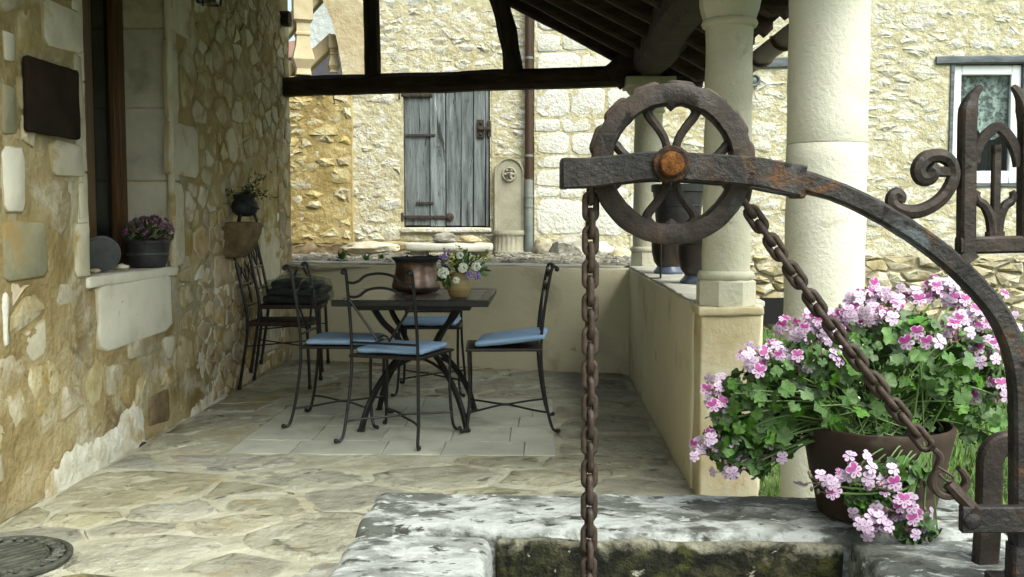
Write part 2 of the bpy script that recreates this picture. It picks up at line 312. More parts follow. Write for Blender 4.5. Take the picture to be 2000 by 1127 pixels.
# metal
M['iron'] = noisy('rusty_iron', [(.014, .011, .010), (.028, .021, .017), (.055, .040, .031)], 12, 11, rough=.62, bump=.65, bscale=70, bdist=.005, metallic=.25, spec=.4, rrange=(.5, .8),
                  layers=[((.075, .034, .016), 8, .58, .72, 11, .5), ((.075, .08, .082), 9, .57, .72, 11, .5), ((.008, .007, .006), 22, .58, .66, 10, .5)])
M['armiron'] = noisy('forged_arm_iron', [(.010, .010, .010), (.024, .021, .020), (.052, .048, .046)], 13, 11, rough=.55, bump=1.0, bscale=75, bdist=.005, metallic=.3, spec=.4, rrange=(.42, .75),
                  layers=[((.10, .045, .016), 7, .57, .68, 11, .5), ((.085, .10, .108), 10, .56, .70, 11, .5), ((.006, .006, .006), 24, .58, .66, 10, .5)])
M['rust'] = noisy('orange_rust', [(.045, .018, .007), (.11, .042, .011), (.20, .088, .028)], 60, 10, rough=.9, bump=1.0, bscale=130, bdist=.005, spec=.15, layers=[((.02, .012, .008), 45, .56, .66, 9, .4)])
M['washer'] = noisy('rusty_washer', [(.014, .010, .008), (.035, .021, .013), (.09, .042, .016)], 50, 10, rough=.8, bump=1.0, bscale=110, bdist=.005, spec=.2)
M['chain'] = noisy('chain_iron', [(.022, .015, .011), (.042, .028, .020), (.075, .052, .038)], 60, 8, rough=.62, bump=.6, bscale=150, bdist=.002, metallic=.2, rand=.2, spec=.4)
M['black'] = noisy('black_wrought_iron', [(.006, .006, .007), (.011, .011, .012), (.02, .019, .019)], 20, 6, rough=.42, bump=.3, bscale=80, bdist=.002, metallic=.2, spec=.45)
M['hinge'] = noisy('rusted_hinge_iron', [(.02, .016, .014), (.04, .03, .026), (.07, .045, .03)], 30, 8, rough=.75, bump=.6, bscale=80, bdist=.003)
M['pipe'] = noisy('brown_pipe_paint', [(.030, .017, .010), (.043, .024, .014), (.055, .033, .02)], 3, 6, rough=.45, bump=.1, bscale=20, bdist=.004)
M['zinc'] = noisy('grey_pipe', [(.10, .12, .115), (.16, .18, .17), (.23, .23, .19)], 5, 8, rough=.55, bump=.2, bscale=20, bdist=.004, metallic=.2)
M['copper'] = noisy('aged_copper', [(.06, .040, .032), (.14, .095, .075), (.27, .20, .165)], 6, 9, rough=.32, bump=.35, bscale=34, bdist=.006, metallic=.9, rrange=(.24, .45))
M['cauldron'] = noisy('cast_iron', [(.012, .014, .016), (.022, .025, .028), (.035, .038, .04)], 20, 6, rough=.55, bump=.4, bscale=50, bdist=.004)
M['disc'] = noisy('grey_metal_plate', [(.05, .056, .06), (.075, .08, .085), (.10, .105, .11)], 14, 7, rough=.5, bump=.2, bscale=40, bdist=.003, metallic=.4)
M['grate'] = noisy('grate_iron', [(.028, .031, .027), (.06, .064, .053), (.11, .11, .09)], 18, 8, rough=.6, bump=.5, bscale=60, bdist=.004, metallic=.2)
# ceramics, cloth, misc
M['terracotta'] = noisy('brown_terracotta', [(.028, .018, .012), (.043, .028, .020), (.064, .045, .032)], 5, 8, rough=.8, bump=.3, bscale=40, bdist=.004, layers=[((.09, .072, .056), 5, .58, .74, 10, .3)])
M['glaze'] = noisy('dark_glaze', [(.012, .009, .009), (.022, .014, .012), (.04, .022, .016)], 6, 6, rough=.28, bump=.1, bscale=20, bdist=.003, spec=.5, zl=None)
M['glazeblue'] = noisy('blue_glaze', [(.03, .04, .075), (.06, .075, .12), (.10, .115, .16)], 8, 6, rough=.3, bump=.1, bscale=20, bdist=.003, spec=.5)
M['darkpot'] = noisy('dark_sill_pot', [(.014, .015, .017), (.028, .028, .030), (.05, .048, .046)], 12, 7, rough=.5, bump=.4, bscale=30, bdist=.006)
M['jug'] = noisy('stoneware', [(.16, .115, .045), (.24, .18, .08), (.32, .25, .13)], 3, 5, rough=.5, bump=.15, bscale=30, bdist=.003, stretch=(1, 1, 14))
M['blue'] = noisy('blue_cushion_cloth', [(.19, .30, .46), (.225, .345, .515), (.26, .385, .55)], 5, 6, rough=.85, bump=.5, bscale=9, bdist=.012, bdetail=3)
M['blackcloth'] = noisy('black_cushion_cloth', [(.010, .011, .012), (.018, .018, .02), (.028, .028, .03)], 6, 6, rough=.8, bump=.4, bscale=14, bdist=.012)
M['seatmesh'] = noisy('seat_rattan', [(.012, .008, .006), (.024, .016, .012), (.035, .024, .018)], 20, 6, rough=.7, bump=.5, bscale=60, bdist=.004)
M['tabletop'] = noisy('brown_table_tile', [(.055, .043, .034), (.085, .066, .052), (.115, .09, .075)], 7, 7, rough=.38, bump=.1, bscale=30, bdist=.003, rand=.12)
M['pvc'] = noisy('white_window_plastic', [(.74, .77, .80), (.77, .80, .83), (.80, .82, .84)], 3, 4, rough=.35, bump=0)
M['leaf'] = noisy('geranium_leaf', [(.032, .080, .016), (.058, .130, .028), (.095, .175, .045)], 40, 6, rough=.5, bump=.5, bscale=110, bdist=.003, rand=.5, hue=.25, spec=.4, layers=[((.13, .20, .05), 25, .60, .72, 5, .3)])
M['stem'] = noisy('green_stem', [(.06, .12, .03), (.10, .17, .05), (.13, .21, .07)], 9, 4, rough=.6, bump=0)
M['bud'] = noisy('flower_bud', [(.10, .13, .05), (.22, .14, .14), (.34, .18, .24)], 30, 4, rough=.6, bump=0)
M['mum'] = noisy('mauve_petal', [(.13, .055, .11), (.22, .10, .18), (.32, .17, .26)], 30, 4, rough=.7, bump=0, rand=.3)
M['dryleaf'] = noisy('dull_leaf', [(.02, .04, .012), (.04, .065, .02), (.07, .10, .03)], 20, 5, rough=.6, bump=0, rand=.3)
M['yellowleaf'] = noisy('yellow_green_leaf', [(.20, .24, .03), (.30, .32, .05), (.38, .38, .08)], 20, 4, rough=.6, bump=0, rand=.2)
M['whitepetal'] = noisy('white_petal', [(.60, .66, .55), (.70, .74, .64), (.78, .80, .74)], 30, 4, rough=.7, bump=.6, bscale=90, bdist=.004)
M['lilac'] = noisy('lilac_petal', [(.16, .11, .30), (.25, .17, .42), (.34, .25, .5)], 30, 4, rough=.7, bump=.5, bscale=60, bdist=.004)
M['soil'] = noisy('dark_soil', [(.012, .010, .007), (.03, .023, .015), (.05, .04, .028)], 20, 8, rough=1, bump=1, bscale=40, bdist=.02)
M['ground'] = noisy('lawn_ground', [(.035, .055, .016), (.06, .10, .03), (.10, .13, .05)], 6, 8, rough=1, bump=.8, bscale=40, bdist=.03, layers=[((.12, .10, .06), 1.3, .62, .75, 8, .3)])
M['earth'] = noisy('stony_earth', [(.09, .08, .055), (.17, .155, .115), (.30, .285, .235)], 9, 10, rough=1, bump=1, bscale=22, bdist=.04)
M['grass'] = noisy('grass_blade', [(.05, .10, .018), (.085, .16, .03), (.13, .21, .05)], 2, 5, rough=.7, bump=0, rand=.35)
M['far_white'] = noisy('far_white_wall', [(.34, .36, .35), (.42, .44, .43), (.50, .515, .50)], .9, 8, bump=.8, bscale=3, bdist=.1)
M['far_roof'] = noisy('far_roof_tile', [(.30, .16, .12), (.40, .24, .19), (.5, .33, .27)], 1, 8, bump=.4, bscale=4, bdist=.05)
M['slate'] = noisy('dark_slate', [(.045, .042, .05), (.07, .065, .075), (.10, .092, .10)], 2, 8, bump=.4, bscale=6, bdist=.03)
M['hill'] = noisy('far_wood', [(.04, .07, .05), (.07, .11, .08), (.11, .16, .12)], .15, 8, bump=1, bscale=.6, bdist=.6)
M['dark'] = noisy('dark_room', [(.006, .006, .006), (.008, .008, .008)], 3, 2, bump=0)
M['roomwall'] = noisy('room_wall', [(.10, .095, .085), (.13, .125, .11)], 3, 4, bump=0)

def glass(name, tint, op, rough=0.03):
    m = bpy.data.materials.new(name); m.use_nodes = True; nt = m.node_tree; N = nt.nodes; L = nt.links
    b = N['Principled BSDF']; b.inputs['Base Color'].default_value = C4(tint); b.inputs['Roughness'].default_value = rough; b.inputs['Specular IOR Level'].default_value = .5
    t = N.new('ShaderNodeBsdfTransparent'); t.inputs[0].default_value = (.85, .9, .88, 1); mx = N.new('ShaderNodeMixShader'); mx.inputs[0].default_value = op
    L.new(t.outputs[0], mx.inputs[1]); L.new(b.outputs[0], mx.inputs[2]); L.new(mx.outputs[0], N['Material Output'].inputs['Surface'])
    return m
M['glass'] = glass('window_glass', (.01, .012, .012), .45)
M['clearglass'] = glass('clear_window_glass', (.03, .035, .035), .12)
def plastic():
    m = glass('clear_plastic_film', (.06, .065, .065), .22, .07); nt = m.node_tree; N = nt.nodes; L = nt.links
    tc = N.new('ShaderNodeTexCoord'); n = N.new('ShaderNodeTexNoise'); n.inputs['Scale'].default_value = 14; n.inputs['Distortion'].default_value = 1.5; L.new(tc.outputs['Object'], n.inputs['Vector'])
    bp = N.new('ShaderNodeBump'); bp.inputs['Strength'].default_value = 1; bp.inputs['Distance'].default_value = .05; L.new(n.outputs['Fac'], bp.inputs['Height']); L.new(bp.outputs[0], N['Principled BSDF'].inputs['Normal'])
    return m
M['plastic'] = plastic()
def lace():
    m = bpy.data.materials.new('lace_curtain'); m.use_nodes = True; nt = m.node_tree; N = nt.nodes; L = nt.links; b = N['Principled BSDF']
    b.inputs['Base Color'].default_value = (.86, .89, .91, 1); b.inputs['Roughness'].default_value = .9
    tc = N.new('ShaderNodeTexCoord')
    v = N.new('ShaderNodeTexVoronoi'); v.inputs['Scale'].default_value = 34; L.new(tc.outputs['Object'], v.inputs['Vector'])
    n = N.new('ShaderNodeTexNoise'); n.inputs['Scale'].default_value = 20; n.inputs['Detail'].default_value = 7; L.new(tc.outputs['Object'], n.inputs['Vector'])
    a = N.new('ShaderNodeMapRange'); a.inputs['From Min'].default_value = .44; a.inputs['From Max'].default_value = .58; a.inputs['To Min'].default_value = .34; a.inputs['To Max'].default_value = 1.0; L.new(n.outputs['Fac'], a.inputs['Value'])
    q = N.new('ShaderNodeMapRange'); q.inputs['From Min'].default_value = .2; q.inputs['From Max'].default_value = .5; q.inputs['To Min'].default_value = 1; q.inputs['To Max'].default_value = .75; L.new(v.outputs['Distance'], q.inputs['Value'])
    mu = N.new('ShaderNodeMath'); mu.operation = 'MULTIPLY'; L.new(a.outputs[0], mu.inputs[0]); L.new(q.outputs[0], mu.inputs[1]); L.new(mu.outputs[0], b.inputs['Alpha'])
    return m
M['lace'] = lace()
def petal(name, lo, hi, spot, edge):
    m = bpy.data.materials.new(name); m.use_nodes = True; nt = m.node_tree; N = nt.nodes; L = nt.links; b = N['Principled BSDF']; b.inputs['Roughness'].default_value = .6
    tc = N.new('ShaderNodeTexCoord'); d = N.new('ShaderNodeVectorMath'); d.operation = 'DISTANCE'; d.inputs[1].default_value = (.5, .5, 0); L.new(tc.outputs['UV'], d.inputs[0])
    rp = N.new('ShaderNodeValToRGB'); e = rp.color_ramp.elements; e[0].position = lo; e[0].color = C4(spot); e[1].position = hi; e[1].color = C4(edge); L.new(d.outputs['Value'], rp.inputs['Fac'])
    L.new(rp.outputs[0], b.inputs['Base Color']); return m
M['petal_up'] = petal('upper_petal', .30, .44, (.25, .02, .16), (.46, .36, .49))
M['petal_low'] = petal('lower_petal', .10, .22, (.30, .05, .21), (.47, .36, .49))
M['petal_pale'] = petal('pale_petal', .05, .16, (.34, .13, .30), (.49, .38, .51))

# ------------------------------------------------------------------ rubble layout: power-diagram cells
def clip(poly, n, d):
    out = []; N_ = len(poly)
    for i in range(N_):
        a, b = poly[i], poly[(i + 1) % N_]; da = a[0] * n[0] + a[1] * n[1] - d; db = b[0] * n[0] + b[1] * n[1] - d
        if da <= 0: out.append(a)
        if (da < 0 < db) or (db < 0 < da):
            t = da / (da - db); out.append((a[0] + (b[0] - a[0]) * t, a[1] + (b[1] - a[1]) * t))
    return out
def area(p): return abs(sum(p[i][0] * p[(i + 1) % len(p)][1] - p[(i + 1) % len(p)][0] * p[i][1] for i in range(len(p)))) / 2
def shrink(poly, g):
    s = sum(poly[i][0] * poly[(i + 1) % len(poly)][1] - poly[(i + 1) % len(poly)][0] * poly[i][1] for i in range(len(poly)))
    if s < 0: poly = poly[::-1]
    out = poly[:]
    for i in range(len(poly)):
        a, b = poly[i], poly[(i + 1) % len(poly)]; ex, ey = b[0] - a[0], b[1] - a[1]; l = math.hypot(ex, ey)
        if l < 1e-6: continue
        n = (ey / l, -ex / l); out = clip(out, n, n[0] * a[0] + n[1] * a[1] - g)
        if len(out) < 3: return []
    return out
def rubble(bounds, rmin, rmax, aspect, seed, gap, excl=(), rfun=None, power=0.6, tries=9000, keep=None, bias=1.6):
    rg = random.Random(seed); u0, u1, v0, v1 = bounds; S = []
    for _ in range(tries):
        u = rg.uniform(u0, u1) / aspect; v = rg.uniform(v0, v1)
        k = rfun(u * aspect, v) if rfun else 1.0
        r = (rmin + (rmax - rmin) * rg.random() ** bias) * k
        if any((u - a) ** 2 + (v - b) ** 2 < ((r + c) * .9) ** 2 for a, b, c in S): continue
        S.append((u, v, r))
    cells = []
    for i, (u, v, r) in enumerate(S):
        U = u * aspect
        if any(e[0] <= U <= e[1] and e[2] <= v <= e[3] for e in excl): continue
        p = [(u0 / aspect, v0), (u1 / aspect, v0), (u1 / aspect, v1), (u0 / aspect, v1)]
        nb = sorted(range(len(S)), key=lambda j: (S[j][0] - u) ** 2 + (S[j][1] - v) ** 2)[1:17]
        for j in nb:
            a, b, c = S[j]; dx, dy = a - u, b - v; L = math.hypot(dx, dy)
            t = (L * L + power * (r * r - c * c)) / (2 * L); n = (dx / L, dy / L)
            p = clip(p, n, n[0] * u + n[1] * v + t)
            if len(p) < 3: break
        if len(p) < 3: continue
        p = [(a * aspect, b) for a, b in p]
        for e in excl:
            sides = [(U - e[1], (-1, 0), -e[1]), (e[0] - U, (1, 0), e[0]), (v - e[3], (0, -1), -e[3]), (e[2] - v, (0, 1), e[2])]
            sides.sort(key=lambda s: -s[0]); q = p
            xs = [a for a, b in p]; ys = [b for a, b in p]
            if max(xs) < e[0] or min(xs) > e[1] or max(ys) < e[2] or min(ys) > e[3]: continue
            p = clip(p, sides[0][1], sides[0][2])
            if len(p) < 3: break
        if len(p) < 3: continue
        if keep and not keep(U, v): continue
        p = shrink(p, gap)
        if len(p) >= 3 and area(p) > rmin * rmin * .5: cells.append(p)
    return cells
def roundpoly(p, rg, jit, q=.25):
    out = []
    for i in range(len(p)):
        a, b = p[i], p[(i + 1) % len(p)]; l = math.hypot(b[0] - a[0], b[1] - a[1])
        if l < 1e-4: continue
        for t in (q, 1 - q):
            out.append((a[0] + (b[0] - a[0]) * t + rg.uniform(-jit, jit), a[1] + (b[1] - a[1]) * t + rg.uniform(-jit, jit)))
    return out
def cell_geo(p, mapf, h, rg, rough=.25, inset=.18, sink=.01, dome=1.15, mid=False):
    n = len(p); cx = sum(a for a, b in p) / n; cy = sum(b for a, b in p) / n
    base = mapf(cx, cy, 0); up = mapf(cx, cy, 1) - base
    V = [mapf(a, b, -sink) for a, b in p]
    V += [mapf(cx + (a - cx) * (1 - inset * .35), cy + (b - cy) * (1 - inset * .35), h * (.62 + rg.uniform(-.3, .3) * rough * 2)) for a, b in p]
    k = 2
    if mid:
        V += [mapf(cx + (a - cx) * (1 - inset * 1.6) , cy + (b - cy) * (1 - inset * 1.6), h * (1 + rg.uniform(-1, 1) * rough)) for a, b in p]; k = 3
    V.append(mapf(cx + (rg.random() - .5) * .01, cy, h * (dome + rg.uniform(-1, 1) * rough)))
    Fc = []
    for j in range(k - 1):
        for i in range(n):
            q = (i + 1) % n; Fc.append((j * n + i, j * n + q, (j + 1) * n + q, (j + 1) * n + i))
    for i in range(n): Fc.append(((k - 1) * n + i, (k - 1) * n + (i + 1) % n, k * n))
    a, b, c = (V[i] for i in Fc[-1])
    if (b - a).cross(c - a).dot(up) < 0: Fc = [f[::-1] for f in Fc]
    return V, Fc
def lay(parent, cells, mapf, hr, matf, seed, name='stone', jit=.004, limit=300, rough=.25, rest='small_stones', inset=.18, q=.25, dome=1.15, mid=False, angle=180):
    rg = random.Random(seed); cells = sorted(cells, key=lambda c: -area(c)); rest_mb = MB(); restmat = None; rest_ed = []
    for i, c in enumerate(cells):
        p = roundpoly(c, rg, jit, q)
        if len(p) < 4: continue
        cx = sum(a for a, b in c) / len(c); cy = sum(b for a, b in c) / len(c); m = matf(cx, cy, rg) if callable(matf) else matf
        V, Fc = cell_geo(p, mapf, rg.uniform(*hr), rg, rough, inset, dome=dome, mid=mid)
        nr = len(p); ed = [1.0] * (2 * nr) + [.15] * (nr if mid else 0) + [0.0]
        if i < limit: so = link_mesh(name, V, Fc, m, parent, True, angle); so.data.attributes.new('edge', 'FLOAT', 'POINT').data.foreach_set('value', ed)
        else: rest_mb.add(V, Fc); restmat = m; rest_ed += ed
    if rest_mb.v: so = tag(rest_mb.build(rest, restmat, parent, True, angle), kind='stuff'); so.data.attributes.new('edge', 'FLOAT', 'POINT').data.foreach_set('value', rest_ed)
def mortar(parent, name, bounds, mapf, step, hf, mat, excl=(), base=None):
    u0, u1, v0, v1 = bounds; nu = int((u1 - u0) / step); nv = int((v1 - v0) / step); V = []; Fc = []
    for j in range(nv + 1):
        for i in range(nu + 1):
            u = u0 + (u1 - u0) * i / nu; v = v0 + (v1 - v0) * j / nv; V.append(mapf(u, v, hf(u, v)))
    for j in range(nv):
        for i in range(nu):
            u = u0 + (u1 - u0) * (i + .5) / nu; v = v0 + (v1 - v0) * (j + .5) / nv
            if any(e[0] < u < e[1] and e[2] < v < e[3] for e in excl): continue
            Fc.append((j * (nu + 1) + i, j * (nu + 1) + i + 1, (j + 1) * (nu + 1) + i + 1, (j + 1) * (nu + 1) + i))
    a, b, c = (V[i] for i in Fc[0][:3]); up = mapf(0, 0, 1) - mapf(0, 0, 0)
    if (b - a).cross(c - a).dot(up) < 0: Fc = [f[::-1] for f in Fc]
    return link_mesh(name, V, Fc, mat, parent, True, 180)
def fbm(u, v, f, seed, oct=3):
    t = 0; a = 1; s_ = 0
    for k in range(oct): t += a * noise.noise(Vector((u * f, v * f, seed + k * 7.3))); s_ += a; a *= .55; f *= 2.1
    return t / s_
def wallX(X): return lambda u, v, h: Vector((X + h, u, v))          # u = y, v = z, facing +x
def wallY(Y): return lambda u, v, h: Vector((u, Y - h, v))          # u = x, v = z, facing the camera
def floorZ(Z): return lambda u, v, h: Vector((u, v, Z + h))
def rect(a, b, c, d): return [(a, c), (b, c), (b, d), (a, d)]
# ================================================================== SETTING
XL = -2.05; XR = 0.633                                     # porch: left wall face, right low wall inner face
def link_grid(name, x0, x1, y0, y1, nx, ny, zf, mat, kind='structure'):
    V = [(x0 + (x1 - x0) * i / nx, y0 + (y1 - y0) * j / ny, 0) for j in range(ny + 1) for i in range(nx + 1)]
    V = [(x, y, zf(x, y)) for x, y, _ in V]
    Fc = [(j * (nx + 1) + i, j * (nx + 1) + i + 1, (j + 1) * (nx + 1) + i + 1, (j + 1) * (nx + 1) + i) for j in range(ny) for i in range(nx)]
    o = link_mesh(name, V, Fc, mat, None, True, 180); tag(o, kind=kind); return o
link_grid('ground', -180, 180, -60, 300, 40, 40, lambda x, y: -.06, M['ground'])
lawn = link_grid('lawn', .68, 9, 1.2, 11.0, 60, 70, lambda x, y: -.02 + .025 * noise.noise(Vector((x * 1.3, y * 1.3, 0))), M['ground'])
# grass blades, nobody could count them
rg = random.Random(3); gb = MB()
for _ in range(26000):
    y = 2.3 + 8.4 * rg.random() ** 1.4; x = rg.uniform(.72, .75 + .62 * y)
    if 2.0 < y < 4.3 and x < .95 and y > 2.5: x += .2
    z = -.03 + .025 * noise.noise(Vector((x * 1.3, y * 1.3, 0))); h = rg.uniform(.03, .075) * (1.25 if y > 5 else 1); a = rg.uniform(0, 2 * PI); wd = rg.uniform(.003, .006) * (1 + y * .12)
    lx, ly = rg.uniform(-.03, .03), rg.uniform(-.03, .03); cx_, sy_ = math.cos(a) * wd, math.sin(a) * wd
    k = len(gb.v); gb.v += [Vector((x - cx_, y - sy_, z)), Vector((x + cx_, y + sy_, z)), Vector((x + lx, y + ly, z + h))]; gb.f.append((k, k + 1, k + 2))
tag(gb.build('grass', M['grass'], None, False), 'short mown lawn grass beside the porch and around the pale column', 'grass', kind='stuff')

# terrace floor: mortar bed, flagstones, inset of grey tiles
ft = MB(); ft.box((XL - .05, -1.0, -.12), (XR + .05, 8.4, 0))
floor = ft.build('terrace_floor', M['fl_mortar'], None, False); tag(floor, kind='structure')
INS = (-1.56, .07, 4.90, 6.46)
cells = rubble((XL + .02, XR - .01, 2.2, 8.35), .10, .36, 1.25, 11, .011, excl=[INS], tries=14000, power=.8, bias=1.3, keep=lambda u, v: not (u > -.45 and v < 2.6))
lay(floor, cells, floorZ(0), (.006, .018), M['flag'], 5, 'flagstone', jit=.022, rough=.35, inset=.09, dome=1.03, mid=True, q=.12, angle=60)
rg = random.Random(8); rows = [4.905, 5.21, 5.58, 5.86, 6.17, 6.455]
for j in range(5):
    cs_ = [-1.555]
    while cs_[-1] < -.25: cs_.append(cs_[-1] + rg.uniform(.27, .46))
    cs_.append(.065)
    if cs_[-1] - cs_[-2] < .12: cs_.pop(-2)
    for a, b in zip(cs_, cs_[1:]):
        tb = MB(); tb.box((a + .003, rows[j] + .003, -.01), (b - .003, rows[j + 1] - .003, .0070 + rg.uniform(0, .003)), .002); tb.build('tile', M['tile'], floor)
mortar(floor, 'joint_mortar', (XL + .01, XR - .01, 2.2, 8.2), floorZ(0), .020, lambda u, v: .0050 + .016 * fbm(u, v, 5.5, 5, 5), M['fl_mortar'], [INS])
# raised stony earth behind the low wall
eb = link_grid('earth_bank', -6, 1.75, 8.05, 11.3, 70, 40, lambda x, y: (.765 + .05 * noise.noise(Vector((x * 2.2, y * 2.2, 4))) + .025 * noise.noise(Vector((x * 8, y * 8, 1)))) if x < 1.6 else .0, M['earth'])
rg = random.Random(21); peb = MB()
for _ in range(900):
    x = rg.uniform(-2.6, 1.0); y = rg.uniform(8.3, 10.9); r = rg.uniform(.012, .04); z = .765 + .05 * noise.noise(Vector((x * 2.2, y * 2.2, 4))) + .025 * noise.noise(Vector((x * 8, y * 8, 1)))
    peb.ball((x, y, z), r, 6, 4, (1, rg.uniform(.7, 1.2), .6))
tag(peb.build('gravel', M['rock']), 'loose grey gravel and stone chips on the bank behind the low wall', 'gravel', kind='stuff')

# ---------------------------------------------------------------- left house with the window
WY0, WY1, WZ0, WZ1 = 4.56, 5.62, .89, 2.55
house = empty('stone_house'); tag(house, 'ochre stone house along the left of the porch with a tall wooden window', 'house')
hw = MB(); TH = .45
def hwbox(y0, y1, z0, z1): hw.box((XL - TH, y0, z0), (XL, y1, z1))
hwbox(-2.0, WY0, -.1, 6.5); hwbox(WY1, 8.3, -.1, 6.5); hwbox(WY0, WY1, -.1, WZ0); hwbox(WY0, WY1, WZ1, 6.5)
hw.box((XL - 6, 7.85, -.1), (XL - TH, 8.3, 6.5))
wall = hw.build('wall', M['ochre'], house, False)
def WL(x0, y0, x1, y1):
    ym, xm = (y0 + y1) / 2, (x0 + x1) / 2
    return UX(x0, ym, XL).y, UX(x1, ym, XL).y, UX(xm, y1, XL).z, UX(xm, y0, XL).z
blocks = [((78, 8, 158, 100), 'wblock'), ((0, 62, 24, 125), 'wblock'), ((0, 285, 44, 420), 'wpaletile'), ((94, 276, 160, 348), 'wblock'), ((140, 106, 158, 238), 'wblock'),
          ((148, 354, 168, 428), 'wblock'), ((140, 434, 172, 542), 'wblock'), ((0, 426, 90, 548), 'gblock'), ((0, 566, 12, 684), 'wrender'), ((0, 160, 30, 268), 'gblock'),
          ((323, -70, 372, 74), 'wblock'), ((322, 78, 345, 232), 'wblock'), ((324, 236, 385, 350), 'wblock'), ((331, 354, 357, 520), 'wblock'), ((182, 534, 336, 672), 'wpaletile'),
          ((286, 764, 330, 830), 'brownstone'), ((245, 660, 298, 700), 'wstone'), ((416, 500, 446, 560), 'sstone'), ((484, 330, 512, 432), 'wstone'), ((512, 340, 540, 470), 'wstone'), ((505, 440, 545, 560), 'wblock'), ((500, 565, 548, 690), 'wstone')]
excl = [(WY0 - .02, WY1 + .02, WZ0 - .01, WZ1)]
for (b, mt) in blocks:
    y0, y1, z0, z1 = WL(*b); excl.append((y0 - .008, y1 + .008, z0 - .008, z1 + .008))
    lay(wall, [shrink(rect(y0, y1, z0, z1), .004)], wallX(XL), (.009, .015), M[mt], int(sum(b)) % 999, 'stone', jit=.010, rough=.15, inset=.06, q=.10, dome=1.0, mid=True)
def wmat(u, v, rg):
    if u > 6.05 and v < 1.2: return M['sstone'] if rg.random() < .8 else M['wstone']
    return M['wstone'] if rg.random() < .8 else M['wblock']
cells = rubble((2.6, 8.29, .02, 2.75), .06, .21, 1.4, 17, .005, excl, rfun=lambda u, v: 1.0 if u < 5.95 else (.52 if v < 1.15 else .75), tries=16000, power=.7,
               keep=lambda u, v: not (u < 6.0 and noise.noise(Vector((u * 1.9, v * 2.3, 2))) > .30) and not (u > 3.9 and u < 6.2 and v < .22))
lay(wall, cells, wallX(XL), (.005, .016), wmat, 6, 'stone', jit=.014, rough=.45, inset=.18, mid=True, q=.14, angle=50)
mortar(house, 'mortar', (2.6, 8.28, .01, 2.75), wallX(XL), .017, lambda u, v: .0055 + .013 * fbm(u, v, 6.5, 1, 5) - (.003 if (u > 6 and v < 1.2) else 0), M['ochre'], [(WY0 - .09, WY1 + .09, WZ0 - .06, WZ1)])
# white render left along the foot of the wall, and the pale pointed area by the corner
rg = random.Random(4)
def patch(pts, t, m, name, seed):
    p = [(a, b) for a, b in pts]; out = []
    for i in range(len(p)):
        a, b = p[i], p[(i + 1) % len(p)]; n = max(1, int(math.hypot(b[0] - a[0], b[1] - a[1]) / .05))
        for k in range(n):
            u = a[0] + (b[0] - a[0]) * k / n; v = a[1] + (b[1] - a[1]) * k / n
            out.append((u + .03 * noise.noise(Vector((u * 9, v * 9, seed))), max(.0, v + .03 * noise.noise(Vector((u * 9, v * 9, seed + 5))))))
    n = len(out); V = [Vector((XL - .005, a, b)) for a, b in out] + [Vector((XL + t, a, b)) for a, b in out]
    Fc = [tuple(range(n, 2 * n))] + [(i, (i + 1) % n, n + (i + 1) % n, n + i) for i in range(n)]
    o = link_mesh(name, V, Fc, M[m], house, False)
    bm = bmesh.new(); bm.from_mesh(o.data); bmesh.ops.triangulate(bm, faces=[f for f in bm.faces if len(f.verts) > 4]); bmesh.ops.recalc_face_normals(bm, faces=bm.faces[:]); bm.to_mesh(o.data); bm.free()
    if o.data.polygons[0].normal.x < 0: o.data.flip_normals()
def PW(x, y): q = UX(x, y, XL); return (q.y, max(q.z, 0.0))
def skin(name, outline, mat, bump_, seed, fade=.30):
    us = [p[0] for p in outline]; vs_ = [p[1] for p in outline]; n = len(outline)
    def sd(u, v):
        best = 9; ins = False
        for i in range(n):
            (x0, y0), (x1, y1) = outline[i], outline[(i + 1) % n]; dx, dy = x1 - x0, y1 - y0; t = max(0, min(1, ((u - x0) * dx + (v - y0) * dy) / (dx * dx + dy * dy + 1e-12)))
            best = min(best, math.hypot(u - x0 - dx * t, v - y0 - dy * t))
            if (y0 > v) != (y1 > v) and u < (x1 - x0) * (v - y0) / (y1 - y0) + x0: ins = not ins
        return best if ins else -best
    def hf(u, v): return -.012 + bump_ + max(-.02, min(.018, sd(u, v) * fade)) + .014 * fbm(u, v, 8, seed, 5)
    mortar(house, name, (min(us) - .06, max(us) + .06, max(.004, min(vs_) - .06), max(vs_) + .06), wallX(XL), .017, hf, M[mat])
skin('render_patch', [PW(66, 1010), (PW(66, 1002)[0], -.3), (PW(452, 772)[0], -.3), PW(448, 745), PW(400, 757), PW(330, 828), PW(290, 835), PW(282, 770), PW(262, 758), PW(225, 800), PW(180, 838), PW(120, 860), PW(68, 925)], 'wrender', .008, 2, .16)
skin('mortar_patch', [PW(345, 560), PW(362, 500), PW(412, 505), PW(452, 512), PW(455, 640), PW(452, 760), PW(400, 790), PW(372, 690)], 'wmortar', -.004, 6)
skin('mortar_patch', [PW(452, 435), PW(500, 330), PW(556, 330), PW(560, 705), PW(456, 760)], 'wmortar', -.005, 9)
